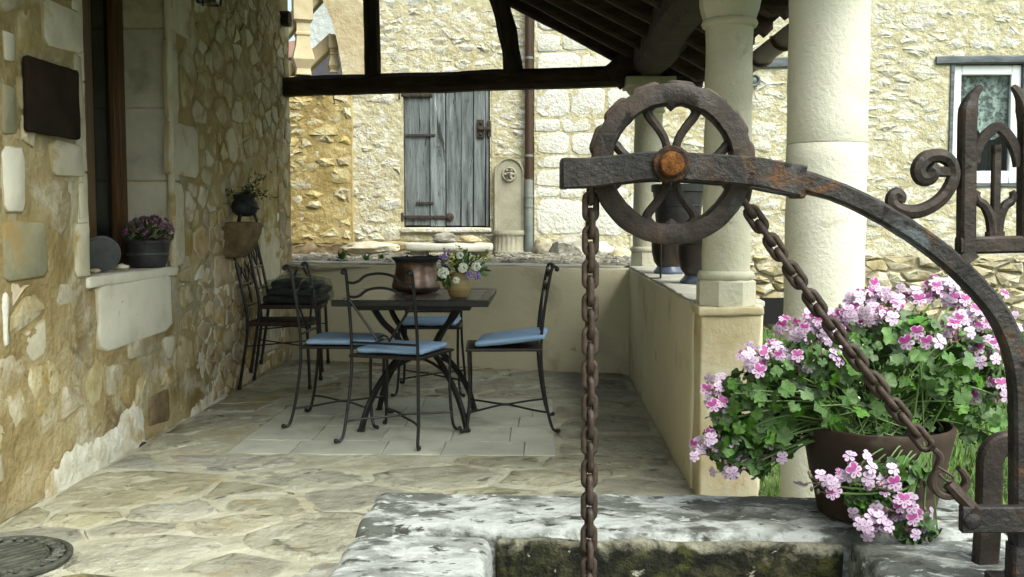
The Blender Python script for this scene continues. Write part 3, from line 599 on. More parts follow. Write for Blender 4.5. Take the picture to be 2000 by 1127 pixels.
# window in its dressed stone opening
RD = .24; win = empty('window'); win.parent = house
rv = MB()   # jamb, head and sill stones
for (a, b) in ((WZ0, 1.36), (1.364, 1.76), (1.764, 2.19), (2.194, WZ1)):
    j = MB(); j.rough((XL - .42, WY1 - .003, a), (XL + .012, WY1 + .10, b), .010, .06, .003, 7, a); j.build('jamb_stone', M['wblock'], win)
    j = MB(); j.rough((XL - .42, WY0 - .10, a), (XL + .008, WY0 + .003, b), .010, .06, .003, 7, a + 3); j.build('jamb_stone', M['wblock'], win)
mo = MB(); mo.tube([(XL + .004, WY1 - .012, WZ0 + .0), (XL + .004, WY1 - .012, WZ1)], .022, 10); mo.build('jamb_moulding', M['wblock'], win)
s = MB(); s.rough((XL - .42, WY0 - .03, WZ0 - .05), (XL + .018, WY1 + .03, WZ0 + .002), .012, .06, .004, 7, 2); s.build('window_sill', M['wpaletile'], win)
fy0, fy1, fz0, fz1 = WY0 + .01, WY1 - .01, WZ0 + .01, WZ1 - .01; fx0, fx1 = XL - RD - .07, XL - RD
fr = MB(); fr.box((fx0, fy0, fz0), (fx1, fy0 + .07, fz1), .006); fr.box((fx0, fy1 - .07, fz0), (fx1, fy1, fz1), .006); fr.box((fx0, fy0 + .07, fz0), (fx1, fy1 - .07, fz0 + .07), .006)
fr.box((fx0 - .004, fy0 + .43, fz0 + .07), (fx1 + .015, fy0 + .60, fz1), .008); fr.build('frame', M['winwood'], win)
for (a, b) in ((fy0 + .07, fy0 + .43), (fy0 + .60, fy1 - .07)):
    sash = MB()
    sash.box((fx0 + .01, a, fz0 + .07), (fx1 - .008, a + .055, fz1), .005); sash.box((fx0 + .01, b - .055, fz0 + .07), (fx1 - .008, b, fz1), .005); sash.box((fx0 + .01, a + .055, fz0 + .07), (fx1 - .008, b - .055, fz0 + .135), .005)
    so = sash.build('sash', M['winwood'], win)
    g = MB(); g.box((fx0 + .03, a + .055, fz0 + .135), (fx0 + .036, b - .055, fz1)); g.build('pane', M['glass'], so, False)
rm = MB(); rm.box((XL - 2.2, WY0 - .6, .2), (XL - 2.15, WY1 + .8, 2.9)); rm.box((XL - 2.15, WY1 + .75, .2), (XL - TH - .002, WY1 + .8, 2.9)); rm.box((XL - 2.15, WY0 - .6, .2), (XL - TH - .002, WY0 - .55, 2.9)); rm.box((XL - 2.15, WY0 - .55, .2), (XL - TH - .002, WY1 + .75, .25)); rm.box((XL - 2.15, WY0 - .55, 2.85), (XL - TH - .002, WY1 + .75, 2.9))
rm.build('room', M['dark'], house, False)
cv = MB(); pts = [(XL - .50 + .012 * math.sin(i * 1.7), WY1 - .30 + i * .012, 0) for i in range(16)]
V = [(p[0], p[1], 1.0) for p in pts] + [(p[0], p[1], 2.6) for p in pts]; cv.add(V, [(i, i + 1, 17 + i, 16 + i) for i in range(15)]); cv.build('curtain', M['roomwall'], win)
ev = MB(); ev.box((XL - .02, -2.0, 2.95), (XL + .8, 3.1, 3.03)); ev.build('shade_eave', M['timber2'], house, False)  # unseen overhang, added to darken the upper left wall and near floor
# corbel stone built into the wall
cb = UX(450, 465, XL); cby = cb.y
cm = MB(); cm.rough((XL - .05, cby - .17, .90), (XL + .19, cby + .11, 1.13), .02, .05, .010, 6, 4)
for v in cm.v:
    t = max(0, min(1, (1.13 - v.z) / .25)); v.x = XL - .05 + (v.x - XL + .05) * (1 - .55 * t * t)
cm.build('corbel', M['brownstone'], house)
# little floor vent with iron grille near the foot
vt = MB(); p = UX(272, 876, XL)
vt.tube([(XL + .016, p.y + .05 * math.cos(a), p.z + .028 * math.sin(a)) for a in [k * PI / 8 for k in range(16)]], .006, 6, True)
for k in range(-2, 3): vt.tube([(XL + .016, p.y + k * .017, p.z - .026), (XL + .018, p.y + k * .017 + .006, p.z + .026)], .004, 5)
vt.build('vent_grille', M['hinge'], house)

# ---------------------------------------------------------------- low rendered walls of the porch
LB = (XL, 8.25); RB = (XR, 7.48); HT = .79
lw = empty('low_wall', (0, 0, 0)); tag(lw, 'beige rendered low wall across the back of the porch', 'wall')
ang = math.atan2(RB[1] - LB[1], RB[0] - LB[0]); Ln = math.hypot(RB[0] - LB[0], RB[1] - LB[1])
Mx = Matrix.Translation((LB[0], LB[1], 0)) @ Matrix.Rotation(ang, 4, 'Z')
b = MB(); b.rough((-.02, 0, -.05), (Ln + .02, .30, HT), .014, .10, .006, 3, 1, Mx); b.build('render', M['stucco'], lw)
b = MB(); b.rough((-.02, .012, HT - .004), (Ln - .05, .29, HT + .012), .008, .08, .008, 5, 2, Mx); b.build('coping', M['cap'], lw)
lr = empty('low_wall'); tag(lr, 'beige rendered low wall along the right side of the porch carrying dark pots', 'wall')
b = MB(); b.rough((XR, 4.34, -.05), (XR + .30, 7.80, HT), .014, .10, .006, 3, 5); b.build('render', M['stucco'], lr)
yy = 4.36; rg = random.Random(5)
while yy < 7.55:
    l = rg.uniform(.45, .7); e = min(yy + l, 7.78)
    b = MB(); b.rough((XR + .004 + rg.uniform(0, .008), yy, HT - .01), (XR + .31, e - .006, HT + .014), .006, .08, .006, 6, yy); b.build('coping_stone', M['cap'], lr); yy = e

# ---------------------------------------------------------------- columns
def column_thing(label, cx, cy, z0, zt, r, ped, grp='porch columns'):
    t = empty('stone_column', (cx, cy, 0)); tag(t, label, 'column', grp)
    c = (0, 0, 0)
    if ped:
        p = MB(); p.rough((-.118, -.118, -.05), (.125, .16, z0 - .035), .010, .05, .006, 7, 3); p.build('pedestal', M['pier'], t)
        p = MB(); p.rough((-.128, -.130, z0 - .038), (.135, .16, z0 + .0), .010, .05, .008, 9, 6); p.build('pedestal_cap', M['pier'], t)
    oc = MB(); oc.lathe([(.124, z0), (.124, z0 + .098), (.112, z0 + .106)], c, 8)
    a = PI / 8
    oc.v = [Vector((v.x * math.cos(a) - v.y * math.sin(a), v.x * math.sin(a) + v.y * math.cos(a), v.z)) for v in oc.v]; oc.build('base', M['column'], t, True, 30)
    b_ = MB(); b_.lathe([(r + .006, z0 + .102), (r + .016, z0 + .108), (r + .022, z0 + .122), (r + .016, z0 + .136), (r + .004, z0 + .142)], c, 40); b_.build('torus_moulding', M['column'], t, True, 60)
    n = 14; prof = [(r + .002 - .004 * k / n + .002 * math.sin(k * 1.9), z0 + .14 + (zt - .25 - z0 - .14) * k / n) for k in range(n + 1)]
    s_ = MB(); s_.lathe(prof, c, 40, .012, cy); s_.build('shaft', M['column'], t, True, 60)
    zc = zt - .25
    k_ = MB(); k_.lathe([(r - .004, zc - .002), (r + .012, zc + .004), (r + .018, zc + .018), (r + .012, zc + .032), (r + .006, zc + .036)], c, 40); k_.build('neck_ring', M['column'], t, True, 60)
    k_ = MB(); k_.lathe([(r + .012, zc + .034), (r + .024, zc + .07), (r + .030, zc + .10), (r + .030, zc + .125), (r + .044, zc + .14), (r + .062, zc + .165), (r + .066, zc + .185)], c, 8)
    k_.v = [Vector((v.x * math.cos(a) - v.y * math.sin(a), v.x * math.sin(a) + v.y * math.cos(a), v.z)) for v in k_.v]; k_.build('capital', M['column'], t, True, 30)
    q = MB(); q.rough((-r - .075, -r - .075, zc + .184), (r + .075, r + .075, zt), .008, .06, .003, 6, 2); q.build('abacus', M['column'], t)
    return t
pc = UY(1420, 560, 4.24)
column_thing('slender front porch column standing on a stained square stone pier', pc.x, 4.27, HT + .01, 2.18, .0965, True)
column_thing('darker slender column at the back corner of the porch behind the wheel', XR + .14, 7.60, HT + .015, 2.17, .105, False)
bc = empty('stone_column', (UY(1606, 700, 3.7).x, 3.7, 0)); tag(bc, 'thick pale round column on the lawn right of the slender porch column', 'column')
for (a, b, s_) in ((-.05, .78, 1), (.7812, 1.42, 2), (1.4212, 2.45, 3), (2.4512, 3.6, 4)):
    n = 10; pr = [(.139 + .0015 * math.sin(k * 2.1 + s_) - (.0015 if k in (0, n) else 0), a + (b - a) * k / n if k not in (0, n) else (a if k == 0 else b)) for k in range(n + 1)]
    pr = [(pr[0][0], a), (.139, a + .003)] + pr[1:-1] + [(.139, b - .003), (pr[-1][0], b)]
    q = MB(); q.lathe(pr, (0, 0, 0), 56, .008, s_ * 3); q.build('drum', M['column2'], bc, True, 60)

# ---------------------------------------------------------------- porch roof timbers
roof = empty('porch_roof', (0, 0, 2.2)); roof.location = (0, 0, 0); tag(roof, 'dark timber lean-to roof over the porch, sloping down to the right', 'roof')
SL = .53
def zr(x): return 2.27 + (.71 - x) * SL
def wob(pts, amp, fr, seed): return [Vector(p) + Vector((noise.noise(Vector(p) * fr + Vector((seed, 0, 0))), noise.noise(Vector(p) * fr + Vector((0, seed, 0))), noise.noise(Vector(p) * fr + Vector((0, 0, seed))))) * amp for p in pts]
def lerp(a, b, n): return [Vector(a).lerp(Vector(b), k / n) for k in range(n + 1)]
def log(a, b, wd, ht, amp, seed, n=18, up=(0, 0, 1), sc0=1, sc1=1):
    m = MB(); P = wob(lerp(a, b, n), amp, 2.5, seed); c = min(wd, ht) * .22
    m.bar(P, wd, ht, up, c, scale=[(sc0 + (sc1 - sc0) * k / n) * (1 + .07 * noise.noise(Vector((k * .7, seed, 0)))) for k in range(n + 1)])
    return m
bA = UY(542, 170, 8.15); bB = UY(1262, 147, 7.58)
log((XL - .12, 8.16, bA.z), (XR + .22, 7.58, bB.z), .15, .148, .012, 3, 30).build('tie_beam', M['timber'], roof)
kp = UY(727, 70, 7.95)
log((kp.x, 7.97, bA.z + .05), (UY(722, -60, 7.97).x, 7.97, 3.7), .12, .088, .006, 5, 10, (0, 1, 0)).build('king_post', M['post'], roof)
br = [UY(x, y, 7.78) for x, y in ((1004, 150), (1000, 110), (993, 70), (984, 30), (970, -20), (945, -70), (900, -130))]
m = MB(); m.bar(spline(wob(br, .01, 3, 2), 4), .14, .135, (0, 1, 0), .03, scale=[1 + .12 * math.sin(k * .9) * .5 for k in range(25)]); m.build('brace', M['post'], roof)
# wall plate along the right side, resting on the columns, big and knotted
m = MB(); P = [(XR + .14, 7.95, 2.30), (XR + .13, 7.4, 2.305), (XR + .15, 6.7, 2.29), (XR + .13, 5.9, 2.31), (XR + .15, 5.1, 2.30), (XR + .14, 4.3, 2.305), (XR + .14, 3.3, 2.30)]
m.bar(spline(wob(P, .02, 4, 1), 5), .24, .25, (0, 0, 1), .06, scale=[1 + .10 * noise.noise(Vector((k * .45, 3, 0))) for k in range(31)]); m.build('wall_plate', M['timber'], roof)
m = MB(); m.bar(spline(wob([(XR - .13, 7.63, 2.18), (XR + .02, 7.62, 2.30), (XR + .2, 7.60, 2.44)], .01, 4, 1), 5), .2, .22, (0, 1, 0), .06); m.build('corbel_block', M['timber'], roof)
for i, y in enumerate([7.98, 7.52, 7.08, 6.62, 6.18, 5.72, 5.28, 4.82, 4.38, 3.92, 3.46]):
    log((-2.0, y, zr(-2.0) + .05), (1.03, y, zr(1.03) + .05), .085, .10, .008, 10 + i, 14).build('rafter', M['timber'], roof)
    tl = MB(); x0 = 1.02; z0 = zr(x0) + .04
    tl.prism([(x0 - .06, z0 - .005), (x0 + .02, z0 - .06), (x0 + .07, z0 - .05), (x0 + .10, z0 - .075), (x0 + .13, z0 - .045), (x0 + .13, z0 - .01), (x0 - .03, z0 + .08)], y - .04, y + .04); tl.build('rafter_tail', M['timber'], roof, False, fix=True)
sl = math.atan(SL); xa = -2.04
k = 0
while xa < 1.12:
    wd = .18 + .05 * math.sin(k * 2.3); xb = min(xa + wd, 1.14)
    b = MB(); V = []
    for (x, dz) in ((xa, .10), (xb - .006, .10), (xb - .006, .122), (xa, .122)):
        for y in (3.25, 8.2): V.append((x, y, zr(x) + dz))
    b.add(V, [(0, 2, 3, 1), (4, 6, 7, 5), (0, 1, 7, 6), (2, 4, 5, 3), (0, 6, 4, 2), (1, 3, 5, 7)]); b.build('roof_board', M['timber2'], roof, False, fix=True); xa = xb; k += 1
rc = MB(); V = []
for (x, dz) in ((-2.04, .126), (1.17, .126), (1.17, .19), (-2.04, .19)):
    for y in (3.15, 8.3): V.append((x, y, zr(x) + dz))
rc.add(V, [(0, 2, 3, 1), (4, 6, 7, 5), (0, 1, 7, 6), (2, 4, 5, 3), (0, 6, 4, 2), (1, 3, 5, 7)]); rc.build('roof_covering', M['slate'], roof, False, fix=True)
for k in range(14):
    xa = -2.0 + k * .215; q = MB(); q.prism([(xa, 2.45), (xa + .21, 2.45), (xa + .21, max(2.46, zr(xa + .21) + .09)), (xa, zr(xa) + .09)], 3.30, 3.33); q.build('shade_board', M['timber2'], roof, False, fix=True)  # unseen boards, added to keep high front sky light off the wall
st = UY(548, 38, 8.1); log((XL - .1, 8.08, st.z), (XL + .07, 8.08, st.z), .12, .11, .004, 30, 4).build('purlin_end', M['timber'], roof)
log((XL - .05, 8.05, 2.925), (.6, 7.7, 2.905), .10, .12, .006, 33, 12).build('collar_beam', M['timber'], roof)
hk = UY(652, 190, 7.98); h = MB(); h.tube(spline([hk + Vector((0, 0, .03)), hk + Vector((0, 0, -.02)), hk + Vector((.006, 0, -.04)), hk + Vector((.002, 0, -.052)), hk + Vector((-.008, 0, -.045))], 4), .0035, 6); h.build('hook', M['black'], roof)
# gutter along the roof edge
gt = empty('roof_gutter', (1.2, 3.6, 2.02)); tag(gt, 'brown half-round gutter along the roof edge, seen between the two pale columns', 'gutter')
g = MB(); n = 10; V = []
for y in (-.0, 4.35):
    for rr in (.062, .056):
        for k in range(n + 1):
            a = PI + PI * k / n; V.append((rr * math.cos(a), y, rr * math.sin(a) + .04))
q = n + 1
for k in range(n):
    g.f += [(k, k + 1, 2 * q + k + 1, 2 * q + k), (q + k + 1, q + k, 3 * q + k, 3 * q + k + 1), (k + 1, k, q + k, q + k + 1), (2 * q + k, 2 * q + k + 1, 3 * q + k + 1, 3 * q + k)]
g.v = [Vector(v) for v in V]; g.build('trough', M['pipe'], gt, True, fix=True)
for y in (.6, 1.6, 2.15, 2.9, 3.6):
    b = MB(); b.bar([(.066 * math.cos(a), y, .066 * math.sin(a) + .04) for a in [PI + PI * k / 8 for k in range(9)]], .022, .006, (0, 1, 0)); b.build('bracket', M['pipe'], gt)
# lantern under the roof by the wall
lp = UX(408, 8, XL + .16); la = empty('lantern', lp); tag(la, 'small black four-sided lantern hanging at the top of the left wall', 'lantern')
f = MB(); s_ = .062
for (a, b) in ((-1, -1), (1, -1), (1, 1), (-1, 1)): f.tube([(a * s_ * .8, b * s_ * .8, 0), (a * s_ * 1.25, b * s_ * 1.25, .2)], .005, 6)
for (z, k) in ((0, .8), (.2, 1.25), (.1, 1.02)): f.tube([(-s_ * k, -s_ * k, z), (s_ * k, -s_ * k, z), (s_ * k, s_ * k, z), (-s_ * k, s_ * k, z)], .006, 6, True)
f.lathe([(s_ * 1.7, .2), (s_ * .5, .29), (.012, .32), (.012, .42)], (0, 0, 0), 4); f.tube(spline([(0, 0, .4), (-.06, 0, .46), (-.16, 0, .43)], 5), .006, 6); f.build('frame', M['black'], la)
g = MB(); g.lathe([(s_ * 1.10, .004), (s_ * 1.7, .196)], (0, 0, 0), 4, capb=False, capt=False); a = PI / 4
g.v = [Vector((v.x * math.cos(a) - v.y * math.sin(a), v.x * math.sin(a) + v.y * math.cos(a), v.z)) for v in g.v]; g.build('pane', M['glass'], la, False)
# ---------------------------------------------------------------- facades at the back
FY = 11.0
def FX(px): return UY(px, 300, FY).x
def FZ(py): return UY(1060, py, FY).z
XE = FX(1043)                                              # house corner behind the downpipe
hb = empty('stone_house'); tag(hb, 'cream rubble house behind the porch with the weathered grey plank door', 'house')
b = MB(); dx0, dx1, dz0, dz1 = FX(788) - .0, FX(957), FZ(444), FZ(172)
for (a, c, e, f_) in ((FX(676), dx0, -.1, 6.2), (dx1, XE - .004, -.1, 6.2), (dx0, dx1, -.1, dz0), (dx0, dx1, dz1, 6.2)): b.box((a, FY, e), (c, FY + .4, f_))
fwall = b.build('wall', M['fmortar'], hb, False)
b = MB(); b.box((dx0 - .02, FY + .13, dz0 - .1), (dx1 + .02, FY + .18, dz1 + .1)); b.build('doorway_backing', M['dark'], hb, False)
xb = FX(690)
fx0f, fx1f = FX(958), XE
exc = [(dx0 - .03, dx1 + .03, dz0 - .06, dz1 + .03), (FX(968), FX(1030), FZ(505), FZ(308))]
cells = rubble((xb - .1, XE - .02, FZ(470), 3.75), .035, .105, 1.9, 31, .007, exc, tries=22000, power=.8)
lay(fwall, cells, wallY(FY), (.003, .019), M['fstone'], 9, 'stone', jit=.016, rough=.6, inset=.26, mid=True, angle=30, q=.15)
cells = rubble((xb - .2, XE - .02, .70, FZ(470)), .06, .13, 1.7, 32, .010, tries=1500)
lay(fwall, cells, wallY(FY), (.02, .05), M['frubble'], 9, 'stone', jit=.012, rough=.4, inset=.25, mid=True)
mortar(hb, 'mortar', (xb - .12, XE - .01, FZ(470), 3.75), wallY(FY), .022, lambda u, v: .0072 + .017 * fbm(u, v, 9, 1, 4), M['fmortar'], [exc[0], exc[1]])
s_ = MB(); s_.rough((dx0 - .03, FY - .05, dz0 - .055), (dx1 + .02, FY + .1, dz0 - .004), .012, .08, .006, 5, 2); s_.build('door_sill', M['fstone'], hb)
# plank door
door = empty('door'); door.parent = hb
pl = [788, 823, 842, 871, 893, 922, 941, 957]; pl = [789, 839, 870, 900, 924, 947.5, 955]
rg = random.Random(2)
for i in range(6):
    a, c = FX(pl[i]), FX(pl[i + 1]); q = MB()
    q.box((a + .004, FY + .02 + rg.uniform(-.006, .008), dz0 + .008 + rg.uniform(0, .012)), (c - .004, FY + .065, dz1 - .01), .005)
    for v in q.v: v.x += .008 * noise.noise(Vector((i * 3, 0, v.z * 1.5)))
    o = q.build('plank', M['door'], door)
def strap(y, x0, x1, t=.018):
    q = MB(); z = FZ(y); q.box((FX(x0), FY - .004, z - t), (FX(x1), FY + .018, z + t), .004); q.tube([(FX(x0), FY + .0, z - .045), (FX(x0), FY + .0, z + .045)], .014, 8)
    for k in range(4): q.ball((FX(x0 + 8 + (x1 - x0 - 12) * k / 3), FY - .008, z), .010, 6, 4)
    if y > 300: q.ball((FX(x1), FY + .006, z), .045, 10, 6, (1, .3, 1))
    q.build('strap_hinge', M['hinge'], door)
strap(185, 781, 845); strap(424, 785, 878)
q = MB(); q.box((FX(792), FY + .004, FZ(266)), (FX(850), FY + .016, FZ(261)), .003); q.build('metal_strip', M['hinge'], door)
q = MB(); q.box((FX(812), FY + .004, FZ(399)), (FX(846), FY + .016, FZ(394)), .003); q.build('metal_strip', M['hinge'], door)
q = MB(); q.box((FX(932), FY - .006, FZ(269)), (FX(946), FY + .016, FZ(233)), .006); q.box((FX(952), FY - .006, FZ(267)), (FX(959), FY + .02, FZ(235)), .006); q.bar([(FX(934), FY - .018, FZ(251)), (FX(958), FY - .018, FZ(251))], .025, .03, (0, 0, 1))
for z in (240, 262): q.ball((FX(939), FY - .012, FZ(z)), .014, 8, 5)
q.build('latch', M['hinge'], door)
# house on the right: ashlar corner, rubble, window
hr_ = empty('stone_house'); tag(hr_, 'bright cream stone house on the right with the white lace-curtained window', 'house')
b = MB(); wx0, wx1, wz0, wz1 = FX(1848), FX(1996), FZ(366), FZ(128)
for (a, c, e, f_) in ((XE, wx0, -.1, 6.2), (wx1, 8.5, -.1, 6.2), (wx0, wx1, -.1, wz0), (wx0, wx1, wz1, 6.2)): b.box((a, FY - .05, e), (c, FY + .4, f_))
rwall = b.build('wall', M['fmortar'], hr_, False); RY = FY - .05
rg = random.Random(12); z = FZ(462); xq = FX(1250); first = [.40, .13, .19, .14, .24, .16, .33, .36, .20, .34, .30, .34, .4]; i = 0; ash = []
while z < 3.75:
    h = first[i % len(first)]; i += 1; x = XE + .012; e = xq + rg.uniform(-.12, .10)
    while x < e - .05:
        wd = rg.uniform(.22, .52) * (1.3 if h > .28 else 1)
        if x + wd > e - .1: wd = e - x
        ash.append(shrink([(x, z), (x + wd, z + rg.uniform(-.006, .006)), (x + wd, z + h), (x, z + h + rg.uniform(-.006, .006))], rg.uniform(.006, .014))); x += wd
    z += h
lay(rwall, [c for c in ash if len(c) > 2], wallY(RY), (.005, .011), M['fashlar'], 14, 'ashlar_block', jit=.016, rough=.35, inset=.09, q=.14, dome=1.0, mid=True)
exc = [(XE - 1, xq + .06, 0, 4), (wx0 - .20, wx1 + .25, wz1 - .01, wz1 + .12), (wx0 - .01, wx1 + .01, wz0 - .05, wz1), (FX(1380), FX(1548), FZ(138), FZ(114))]
FB = FZ(502)
cells = rubble((XE, 5.75, FB, 3.75), .038, .10, 2.3, 41, .007, exc, tries=26000, power=.8)
lay(rwall, cells, wallY(RY), (.003, .019), M['fstone'], 19, 'stone', jit=.016, rough=.6, inset=.26, mid=True, angle=30, q=.15)
mortar(hr_, 'mortar', (xq - .1, 5.75, FB, 3.75), wallY(RY), .024, lambda u, v: .0072 + .017 * fbm(u, v, 9, 1, 4), M['fmortar'], [(wx0 - .02, wx1 + .02, wz0 - .03, wz1 + .03)])
mortar(hr_, 'joint_mortar', (XE + .005, xq - .1, FB, 3.75), wallY(RY), .024, lambda u, v: .003 + .012 * fbm(u, v, 7, 1, 4), M['fmortar'])
b = MB(); b.rough((FX(1300), RY - .10, -.1), (7.0, RY + .02, FB + .0), .02, .15, .02, 3, 3); b.build('footing', M['fdark'], hr_)
cells = rubble((1.75, 5.75, -.04, FB + .02), .04, .13, 1.9, 43, .011, tries=6000, power=.8)
lay(hr_, cells, wallY(RY - .10), (.015, .05), M['frubble'], 23, 'foundation_stone', jit=.018, rough=.55, inset=.2, mid=True, angle=30, q=.12)
b = MB(); b.box((FX(1482), RY - .19, FZ(626)), (FX(1534), RY - .10, FZ(578))); b.build('cellar_shade_box', M['dark'], hr_, False)  # solid near-black box, its colour standing in for the shade of a niche
log((FX(1818), RY - .01, FZ(124)), (FX(2060), RY - .01, FZ(121)), .07, .085, .008, 50, 14).build('lintel', M['lintel'], hr_)
log((FX(1380), RY - .005, FZ(128)), (FX(1549), RY - .005, FZ(126)), .06, .11, .006, 52, 10).build('lintel', M['lintel'], hr_)
rw = empty('window'); rw.parent = hr_
f = MB()
for (a, c, e, g_) in ((wx0, wx0 + .04, wz0, wz1), (wx1 - .04, wx1, wz0, wz1), (wx0 + .04, wx1 - .04, wz0, wz0 + .035)): f.box((a, RY - .02, e), (c, RY + .12, g_), .004)
f.build('outer_frame', M['lintel'], rw)
f = MB(); p0, p1, q0, q1 = wx0 + .042, wx1 - .042, wz0 + .037, wz1 - .02
for (a, c, e, g_) in ((p0, p0 + .085, q0, q1), (p1 - .10, p1, q0, q1), (p0 + .085, p1 - .10, q0, q0 + .13), (p0 + .085, p1 - .10, q1 - .10, q1)): f.box((a, RY + .025, e), (c, RY + .09, g_), .008)
f.build('frame', M['pvc'], rw)
f = MB(); f.box((p0 + .085, RY + .06, q0 + .13), (p1 - .10, RY + .066, q1 - .10)); f.build('pane', M['clearglass'], rw, False)
V = []; Fc = []; nx, nz_ = 28, 12
for j in range(nz_ + 1):
    for i in range(nx + 1):
        t = i / nx; bot = q0 + .62 - .16 * math.sin(PI * min(1, max(0, (t - .35) / .65))) + .10 * max(0, .35 - t) - .06 * (t < .1)
        V.append((p0 + .06 + (p1 - p0 - .13) * t, RY + .12 + .012 * math.sin(t * 26), q1 - .06 + (bot - q1 + .06) * j / nz_))
Fc = [(j * (nx + 1) + i, j * (nx + 1) + i + 1, (j + 1) * (nx + 1) + i + 1, (j + 1) * (nx + 1) + i) for j in range(nz_) for i in range(nx)]
link_mesh('lace_curtain', V, Fc, M['lace'], rw, True, 180)
V = []; nx = 30
for j in range(2):
    for i in range(nx + 1): t = i / nx; V.append((p0 + .05 + (p1 - p0 - .11) * t, RY + .20 + .018 * math.sin(t * 40), q0 + .05 if j == 0 else q1))
link_mesh('drape', V, [(i, i + 1, nx + 2 + i, nx + 1 + i) for i in range(nx)], M['blackcloth'], rw, True, 180)
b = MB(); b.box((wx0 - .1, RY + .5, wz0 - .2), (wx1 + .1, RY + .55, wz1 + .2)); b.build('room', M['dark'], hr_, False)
wl = UY(1471, 158, RY); q = MB(); q.tube([wl + Vector((.055 * math.cos(a), -.05, .055 * math.sin(a))) for a in [k * PI / 8 for k in range(16)]], .014, 8, True); q.ball(wl + Vector((0, -.03, 0)), .05, 12, 8, (1, .5, 1))
tag(q.build('wall_lamp', M['zinc']), 'small round lamp on the right house wall beside the slender column', 'lamp')
# brown buttress carrying the outside stair
bt = empty('buttress'); tag(bt, 'brown stone buttress below the outside stair at the back left', 'buttress')
BY = 10.94; BX1 = UY(688, 300, BY).x; BX0 = BX1 - 1.6; BT = UY(600, 148, BY).z
b = MB(); b.rough((BX0, BY, .6), (BX1, FY + .35, BT), .02, .12, .012, 3, 2)
bwall = b.build('wall', M['bmortar'], bt)
cells = rubble((BX0 + .3, BX1 + .0, UY(600, 468, BY).z, BT - .02), .045, .10, 1.75, 51, .009, tries=9000, power=.8)
lay(bwall, cells, wallY(BY - .006), (.006, .026), M['bstone'], 29, 'stone', jit=.016, rough=.6, inset=.26, mid=True, angle=30, q=.15)
mortar(bt, 'mortar', (BX0 + .3, BX1 + .0, UY(600, 475, BY).z, BT - .02), wallY(BY - .006), .022, lambda u, v: .010 + .022 * fbm(u, v, 9, 3, 4), M['bmortar'])
b = MB(); b.rough((BX0, BY - .05, .55), (BX1 - .02, BY + .02, UY(600, 478, BY).z), .06, .05, .06, 5, 7); b.build('plinth', M['brownstone'], bt)
# outside stair: balusters, rails, arch
sa = empty('stone_staircase'); tag(sa, 'pale stone stair balustrade with stout balusters above the brown buttress', 'staircase')
def baluster(cx, cy, z0, H, wd, rot):
    q = MB(); pr = [(.40, 0), (.36, .07), (.55, .18), (.53, .22), (.38, .35), (.34, .46), (.39, .475), (.39, .50), (.34, .51), (.34, .61), (.42, .635), (.50, .65), (.50, .88), (.50, 1.0)]
    q.lathe([(a * wd * 1.32, c * H) for a, c in pr], (0, 0, 0), 4)
    q.v = [Vector((v.x * math.cos(rot) - v.y * math.sin(rot) + cx, v.x * math.sin(rot) + v.y * math.cos(rot) + cy, v.z + z0)) for v in q.v]
    q.build('baluster', M['baluster'], sa, True, 25)
p = UY(592, 147, 11.0); baluster(p.x, 11.0, p.z, .88, .215, PI / 4 + .35)
p = UY(652, 142, 11.1); baluster(p.x, 11.1, p.z, .40, .12, PI / 4 + .35)
def rail(pts, Y, wd, ht, name='handrail'):
    q = MB(); q.bar([UY(x, y, Y) for x, y in pts], wd, ht, (0, 1, 0), .012); q.build(name, M['baluster'], sa)
rail([(535, 84), (605, 8), (640, -30)], 11.05, .16, .14)
rail([(560, 162), (604, 122), (655, 76)], 11.25, .14, .16)
rail([(540, 160), (575, 128)], 11.15, .14, .10)
ap = [(612, -40), (634, 10), (648, 42), (658, 82), (664, 115), (669, 150), (720, 150), (721, 60), (717, 34), (706, 8), (695, -14), (680, -40)]
q = MB(); q.prism([(UY(x, y, 10.88).x, UY(x, y, 10.88).z) for x, y in ap], 10.90, 11.3); q.build('arch', M['arch'], sa, True, 30, fix=True)
# downpipe
dp = empty('downpipe', (FX(1033), FY - .09, .75)); tag(dp, 'drainpipe on the house corner, brown above and grey at its foot', 'pipe')
zz = lambda y: FZ(y) - .75
q = MB(); q.tube([(0, 0, zz(350)), (0, 0, 4.6)], .043, 14); q.build('upper_pipe', M['pipe'], dp)
q = MB(); q.tube([(0, 0, zz(492)), (0, 0, zz(352))], .047, 14); q.build('lower_pipe', M['zinc'], dp)
for y, r_ in ((116, .047), (305, .047), (384, .053), (403, .053)):
    q = MB(); q.tube([(0, 0, zz(y) - .012), (0, 0, zz(y) + .012)], r_, 14); q.build('band', M['zinc'], dp)
# wall fountain
fo = empty('wall_fountain', (FX(995), FY, .75)); tag(fo, 'arched stone wall fountain with fluted basin between door and drainpipe', 'fountain')
hwid = (FX(1026) - FX(968)) / 2; zt = FZ(338) - .75
arc = [(hwid * math.cos(a), zt + hwid * math.sin(a)) for a in [PI * k / 18 for k in range(19)]]
q = MB(); q.prism([(-hwid, .12), (hwid, .12)] + arc, -.07, .01); q.build('back_slab', M['fountain'], fo, True, 30, fix=True)
q = MB(); q.bar([(x * .93, -.075, z - (0 if z <= zt else hwid * .05)) for x, z in [(hwid, .20)] + arc + [(-hwid, .20)]], .02, .02, (0, 1, 0)); q.build('rim_moulding', M['fountain'], fo)
mz = FZ(341) - .75; q = MB()
q.tube([(.068 * math.cos(a), -.08, mz + .068 * math.sin(a)) for a in [k * PI / 10 for k in range(20)]], .013, 8, True); q.ball((0, -.075, mz), .045, 12, 8, (1, .5, 1))
for k in range(6): q.ball((.045 * math.cos(k * PI / 3), -.085, mz + .045 * math.sin(k * PI / 3)), .016, 6, 5)
q.build('medallion', M['fountain'], fo)
